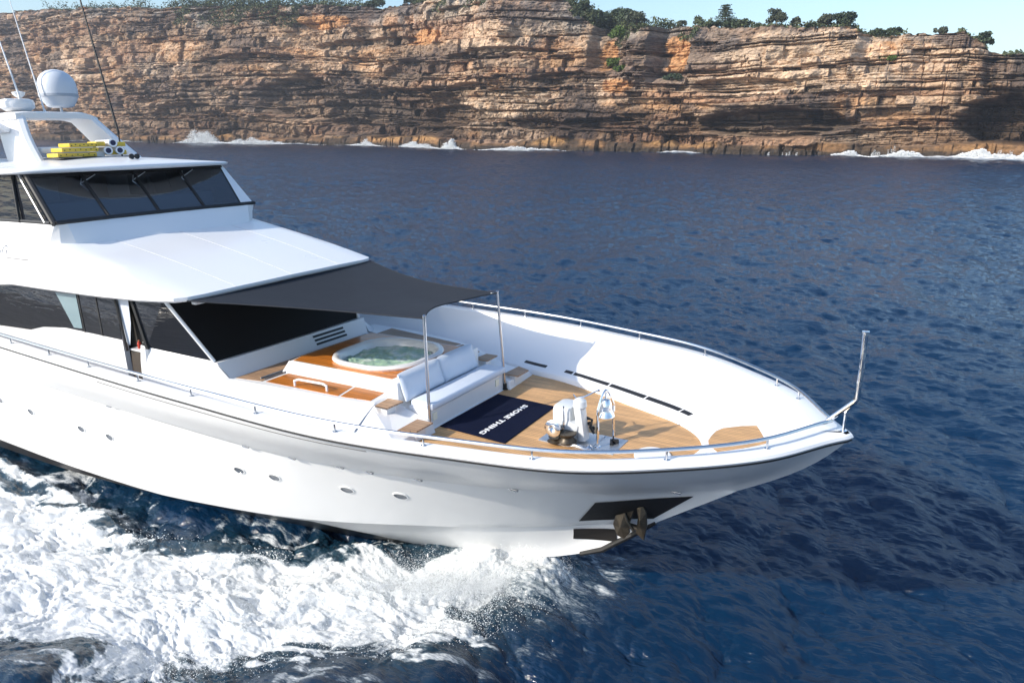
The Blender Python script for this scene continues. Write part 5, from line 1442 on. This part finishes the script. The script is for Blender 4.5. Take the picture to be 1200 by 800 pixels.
mb = MB(); mb.tube([(gx(y, 1)[0] + .02, y, 6.70) for y in np.linspace(-2.28, 2.22, 13)], .075, 6); mb.build('windscreen_header', BLACK, YACHT, smooth=True)
for y in (-1.15, .0, 1.2):
    x0, z0 = gx(y, 1); mb = MB(); mb.tube([(x0 + .10, y - .06, 6.66), (x0 + .26, y - .2, 6.50), (x0 + .34, y - .10, 6.36)], .012, 5); mb.tube([(x0 + .10, y + .22, 6.68), (x0 + .24, y - .16, 6.53)], .012, 5)
    mb.build('wiper', SILVER, YACHT)
# cabin behind the glass: console, seats, back wall
mb = MB(); mb.box((-15.3, 0, 5.72), (1.9, 4.5, .12), bev=.02); mb.box((-15.7, 0, 5.95), (.7, 4.2, .35), bev=.06); mb.build('dashboard', simple('dash_grey', (.20, .22, .24), .6), YACHT)
mb = MB(); mb.box((-18.5, 0, 6.2), (.1, 4.5, 1.0)); mb.build('cabin_bulkhead', simple('cabin_wood', (.12, .10, .09), .6), YACHT)
mb = MB(); mb.box((-23, 0, 5.78), (12, 4.7, .05)); mb.build('cabin_sole', simple('cabin_floor', (.08, .08, .085), .7), YACHT)
for y in (-1.0, .7):
    mb = MB(); mb.box((-16.9, y, 6.0), (.55, .5, .2), bev=.05); mb.box((-17.15, y, 6.35), (.15, .5, .6), bev=.05); mb.build('helm_seat', simple('seat_pale', (.45, .46, .47), .6), YACHT)
# roof
RO = [(-29, 2.72), (-22, 2.72), (-17.5, 2.70), (-16.2, 2.68), (-15.5, 2.62), (-15.15, 2.50), (-14.95, 2.30), (-14.80, 1.9), (-14.64, 1.2), (-14.56, .6), (-14.54, 0)]
def roof_ring(k, z, cam_):
    out = []
    for i, (x, y) in enumerate(RO):
        xx = x - k * (1 if i > 2 else 0) * (1.0); yy = y - k * .9 * min(1, y / 2.2)
        out.append((xx, max(yy, 0) if i < len(RO) - 1 else 0, z + cam_ * (1 - (y / 2.8) ** 2)))
    return np.array(out)
rows = [roof_ring(.30, 6.76, 0), roof_ring(.03, 6.755, .0), roof_ring(0, 6.775, .03), roof_ring(.0, 6.80, .035), roof_ring(.05, 6.825, .04), roof_ring(.5, 6.87, .05), roof_ring(1.4, 6.98, .05), roof_ring(2.3, 7.045, .04), roof_ring(2.69, 7.05, .03)]
full = [np.concatenate([r_ * [1, -1, 1], r_[-2::-1]]) for r_ in rows]
ROOF = strip(full, 'wheelhouse_roof', GEL, YACHT, smooth=True)
mb = MB(); mb.add([tuple(p) for p in full[-1]], [tuple(range(len(full[-1])))]); mb.build('roof_top', GEL, ROOF)
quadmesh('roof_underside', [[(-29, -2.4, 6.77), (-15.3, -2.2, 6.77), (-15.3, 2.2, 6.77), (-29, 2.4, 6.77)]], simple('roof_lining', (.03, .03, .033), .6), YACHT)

# ------------------------------------------------------------------ radar arch and what it carries
ARCHM = GEL
AR = bpy.data.objects.new('radar_arch', None); COL.objects.link(AR); AR.parent = YACHT; AR.location = (0, 0, 0)
def plate_leg(s_, ytop, ybot):
    # raked plate: x range at the top and at the foot
    n = 8; V = []
    for i in range(n + 1):
        v = i / n; e = v * v * (3 - 2 * v)
        y = s_ * (ytop * (1 - v) + ybot * v + .02 * math.sin(math.pi * v)); z = 8.0 * (1 - v) + 6.98 * v
        x0 = -18.62 * (1 - v) - 17.95 * v; x1 = -17.62 * (1 - v) - 16.65 * v - .06 * math.sin(math.pi * v)
        t = .085
        V += [(x0, y - t, z), (x0, y + t, z), (x1, y + t, z), (x1 + .05, y, z), (x1, y - t, z)]
    F = [(i * 5 + j, i * 5 + (j + 1) % 5, (i + 1) * 5 + (j + 1) % 5, (i + 1) * 5 + j) for i in range(n) for j in range(5)] + [(0, 1, 2, 3, 4), tuple(n * 5 + j for j in (4, 3, 2, 1, 0))]
    mb = MB(); mb.add(V, F); mb.build('arch_leg', ARCHM, AR, smooth=True, bevel=0)
plate_leg(-1, .98, 1.22); plate_leg(1, .60, 1.08)
V = []; n = 14
for i in range(n + 1):
    u = i / n; y = -1.12 + 1.85 * u; z = 8.02 - .10 * max(0, (u - .8) / .2) ** 2 - .03 * max(0, (.15 - u) / .15) ** 2
    V += [(-18.66, y, z - .075), (-18.66, y, z + .06), (-18.5, y, z + .085), (-17.75, y, z + .085), (-17.58, y, z + .05), (-17.58, y, z - .075)]
F = [(i * 6 + j, i * 6 + (j + 1) % 6, (i + 1) * 6 + (j + 1) % 6, (i + 1) * 6 + j) for i in range(n) for j in range(6)] + [tuple(range(6)), tuple(n * 6 + j for j in range(5, -1, -1))]
mb = MB(); mb.add(V, F); mb.build('arch_beam', ARCHM, AR, smooth=True)
mb = MB(); mb.box((-18.3, -1.55, 7.9), (.9, .9, .12), Matrix.Rotation(R(-30), 3, 'X'), bev=.04); mb.box((-18.5, -1.9, 7.5), (.9, .12, 1.1), bev=.05); mb.build('arch_wing', ARCHM, AR, smooth=True)
mb = MB(); mb.box((-17.5, -.35, 7.22), (.8, 1.2, .14), Matrix.Rotation(R(0), 3, 'X'), bev=.05); mb.build('arch_foot_fairing', ARCHM, AR, smooth=True)
# radome
c = (-18.1, .17, 8.09)
mb = MB(); K_ = .80; prof = [(.28, .17), (.36, .20), (.46, .36), (.52, .48)]; mb.lathe([(a * K_, b * K_) for a, b in prof], c, 32); mb.lathe([(.03, 0), (.03, .2)], (c[0], c[1] + .0, c[2]), 10); rd = mb.build('radome', DOME, YACHT, smooth=True)
mb = MB(); mb.lathe([(a * K_, b * K_) for a, b in [(.523, .47), (.532, .475), (.532, .55), (.523, .555)]], c, 32); mb.build('band', DOMEB, rd, smooth=True)
mb = MB(); mb.lathe([(a * K_, b * K_) for a, b in [(.525, .55), (.53, .68), (.515, .84), (.46, 1.0), (.37, 1.12), (.24, 1.21), (.10, 1.25), (0, 1.255)]], c, 32); mb.build('dome', DOME, rd, smooth=True)
# small radar scanner
c = (-18.1, -.80, 8.12)
mb = MB(); mb.lathe([(a * .82, b * .85) for a, b in [(.30, 0), (.36, .04), (.42, .08), (.43, .14), (.43, .22), (.40, .29), (.33, .31), (0, .32)]], c, 28); mb.lathe([(.05, .30), (.12, .36), (.14, .42), (.0, .45)], (c[0], c[1] + .08, c[2]), 14); mb.build('radar_scanner', GEL, YACHT, smooth=True)
mb = MB(); mb.lathe([(.02, 0), (.02, .9), (.16, .93), (.19, .99), (.16, 1.06), (0, 1.09)], (-18.1, -1.42, 8.1), 18); mb.build('satellite_dome', DOME, YACHT, smooth=True)
for nm, b_, t_, r_, m_ in (('whip_antenna', (-17.7, -.90, 8.4), (-18.3, -.98, 10.9), .018, GEL), ('whip_antenna', (-17.9, -.32, 8.1), (-18.45, -.36, 10.75), .016, GEL), ('whip_antenna', (-16.6, .62, 7.6), (-17.5, .62, 11.9), .026, BLACK)):
    mb = MB(); b_, t_ = np.array(b_), np.array(t_); mb.tube([b_, b_ + (t_ - b_) * .35, t_], [r_ * 1.3, r_, r_ * .55], 6); mb.lathe([(.03, -.04), (.03, .05), (0, .06)], tuple(b_), 8); mb.build(nm, m_, YACHT, smooth=True)
mb = MB(); mb.tube([(-16.6, .62, 7.0), (-16.6, .62, 7.62)], .02, 6); mb.build('antenna_post', BLACK, YACHT)
# horn and searchlight on the roof front
mb = MB(); mb.tube([(-15.5, .22, 6.85), (-15.5, .22, 6.99)], .03, 8); mb.box((-15.5, .22, 6.85), (.12, .12, .04), bev=.01); sl = mb.build('searchlight', GEL, YACHT, smooth=True)
for y in (.17, .30):
    mb = MB(); mb.lathe([(.02, -.06), (.055, .0), (.06, .05), (.0, .04)], (-15.48, y, 7.03), 14, 'X'); mb.build('lamp_head', BLACK, sl, smooth=True)

# ------------------------------------------------------------------ sea haze
HZV, t, p = newmat('sea_haze'); t.nodes.remove(p)
pv = t.nodes.new('ShaderNodeVolumePrincipled'); pv.inputs['Color'].default_value = (.80, .88, 1.0, 1); pv.inputs['Density'].default_value = .00025; pv.inputs['Anisotropy'].default_value = .2
t.links.new(pv.outputs[0], t.nodes['Material Output'].inputs['Volume'])
mb = MB(); mb.box((0, 0, 42), (6400, 6400, 98)); hz_ = mb.build('haze', HZV); tag(hz_, kind='stuff', label='thin pale sea haze over the water', cat='haze')
# ------------------------------------------------------------------ loose things on board
MAT = yroot('floor_mat', (-5.37, -.06, DZ), 'dark navy mat lettered in white, lying on the teak in front of the settee', 'mat')
mb = MB(); mb.prism([(-.66, -.86), (.66, -.94), (.60, .80), (-.64, .88)], .003, .018); mb.build('carpet', NAVY, MAT, bevel=.004)
LET = simple('white_lettering', (.80, .80, .80), .8)
tx = text_mesh('SHORE THING', .14, 'lettering', LET, MAT, bold=.005, shear=.15, ext=.002, spacing=1.08)
tx.matrix_local = Matrix(((0, 1, 0, .13), (-1, 0, 0, -.10), (0, 0, 1, .0205), (0, 0, 0, 1)))
w_ = max(v.co.x for v in tx.data.vertices) - min(v.co.x for v in tx.data.vertices)
for v in tx.data.vertices: v.co.x *= 1.44 / w_
FL = yroot('float_stack', (-16.40, -.26, 7.02), 'stack of yellow perforated plastic floats on the wheelhouse roof', 'float stack'); FL.scale = (.78, .86, .78)
for k, (y0, y1, z, x) in enumerate([(-.95, .05, .10, 0), (-.84, .10, .24, .03), (-.62, .12, .37, 0)]):
    mb = MB(); mb.box((x, (y0 + y1) / 2, z), (.62, y1 - y0, .11), bev=.02); pn = mb.build('panel', YEL, FL, smooth=True)
    for h in range(7):
        mb = MB(); mb.lathe([(.014, 0), (.018, .003), (.0, .003)], (x + .31, y0 + (y1 - y0) * (h + .5) / 7, z + (.012 if h % 2 else -.012)), 8, 'X'); mb.build('hole', BLACK, pn)
for k, (y0, y1, z) in enumerate([(.42, .92, .14), (.66, .92, .38), (.12, .36, .40)]):
    mb = MB(); mb.box((-.02, (y0 + y1) / 2, z), (.5, y1 - y0, .13), bev=.02); mb.build('panel', YEL, FL, smooth=True)
BLUEM = simple('dark_blue_mouth', (.01, .014, .06), .4)
for y, z in ((.36, .20), (.68, .20), (.52, .42)):
    mb = MB(); mb.lathe([(.10, -.5), (.10, .28), (.12, .30), (.12, .34), (.08, .34), (.075, .26)], (0, y, z), 18, 'X'); tb = mb.build('tube', GEL, FL, smooth=True)
    mb = MB(); mb.lathe([(.079, .30), (.079, .335), (.0, .336)], (0, y, z), 18, 'X'); mb.build('tube_mouth', BLUEM, tb, smooth=True)
mb = MB(); mb.box((-.02, .20, .10), (.45, .24, .16), bev=.03); mb.build('strap_block', GEL, FL)
mb = MB(); mb.box((.02, 0, .02), (.7, 1.9, .03), bev=.005); mb.build('tray', BLACK, FL)
for k, (dx, col, h, lab) in enumerate([(-.10, (.45, .05, .03), .16, 'small red bottle on the shelf of the side door, left of the black one'), (.06, (.02, .02, .02), .15, 'small black bottle on the shelf of the side door, right of the red one')]):
    B_ = yroot('bottle', (-12.12 + dx, -(WY - .13), 3.487), lab, 'bottle')
    mb = MB(); mb.lathe([(.035, 0), (.038, .01), (.038, h * .6), (.03, h * .75), (.013, h * .82), (.013, h * .9)], (0, 0, 0), 14); mb.build('body', simple('bottle_%s' % ('red' if k == 0 else 'black'), col, .25), B_, smooth=True)
    mb = MB(); mb.lathe([(.016, h * .9), (.016, h), (0, h)], (0, 0, 0), 10); mb.build('cap', simple('bottle_cap', (.7, .25, .12) if k == 0 else (.6, .6, .6), .4), B_, smooth=True)
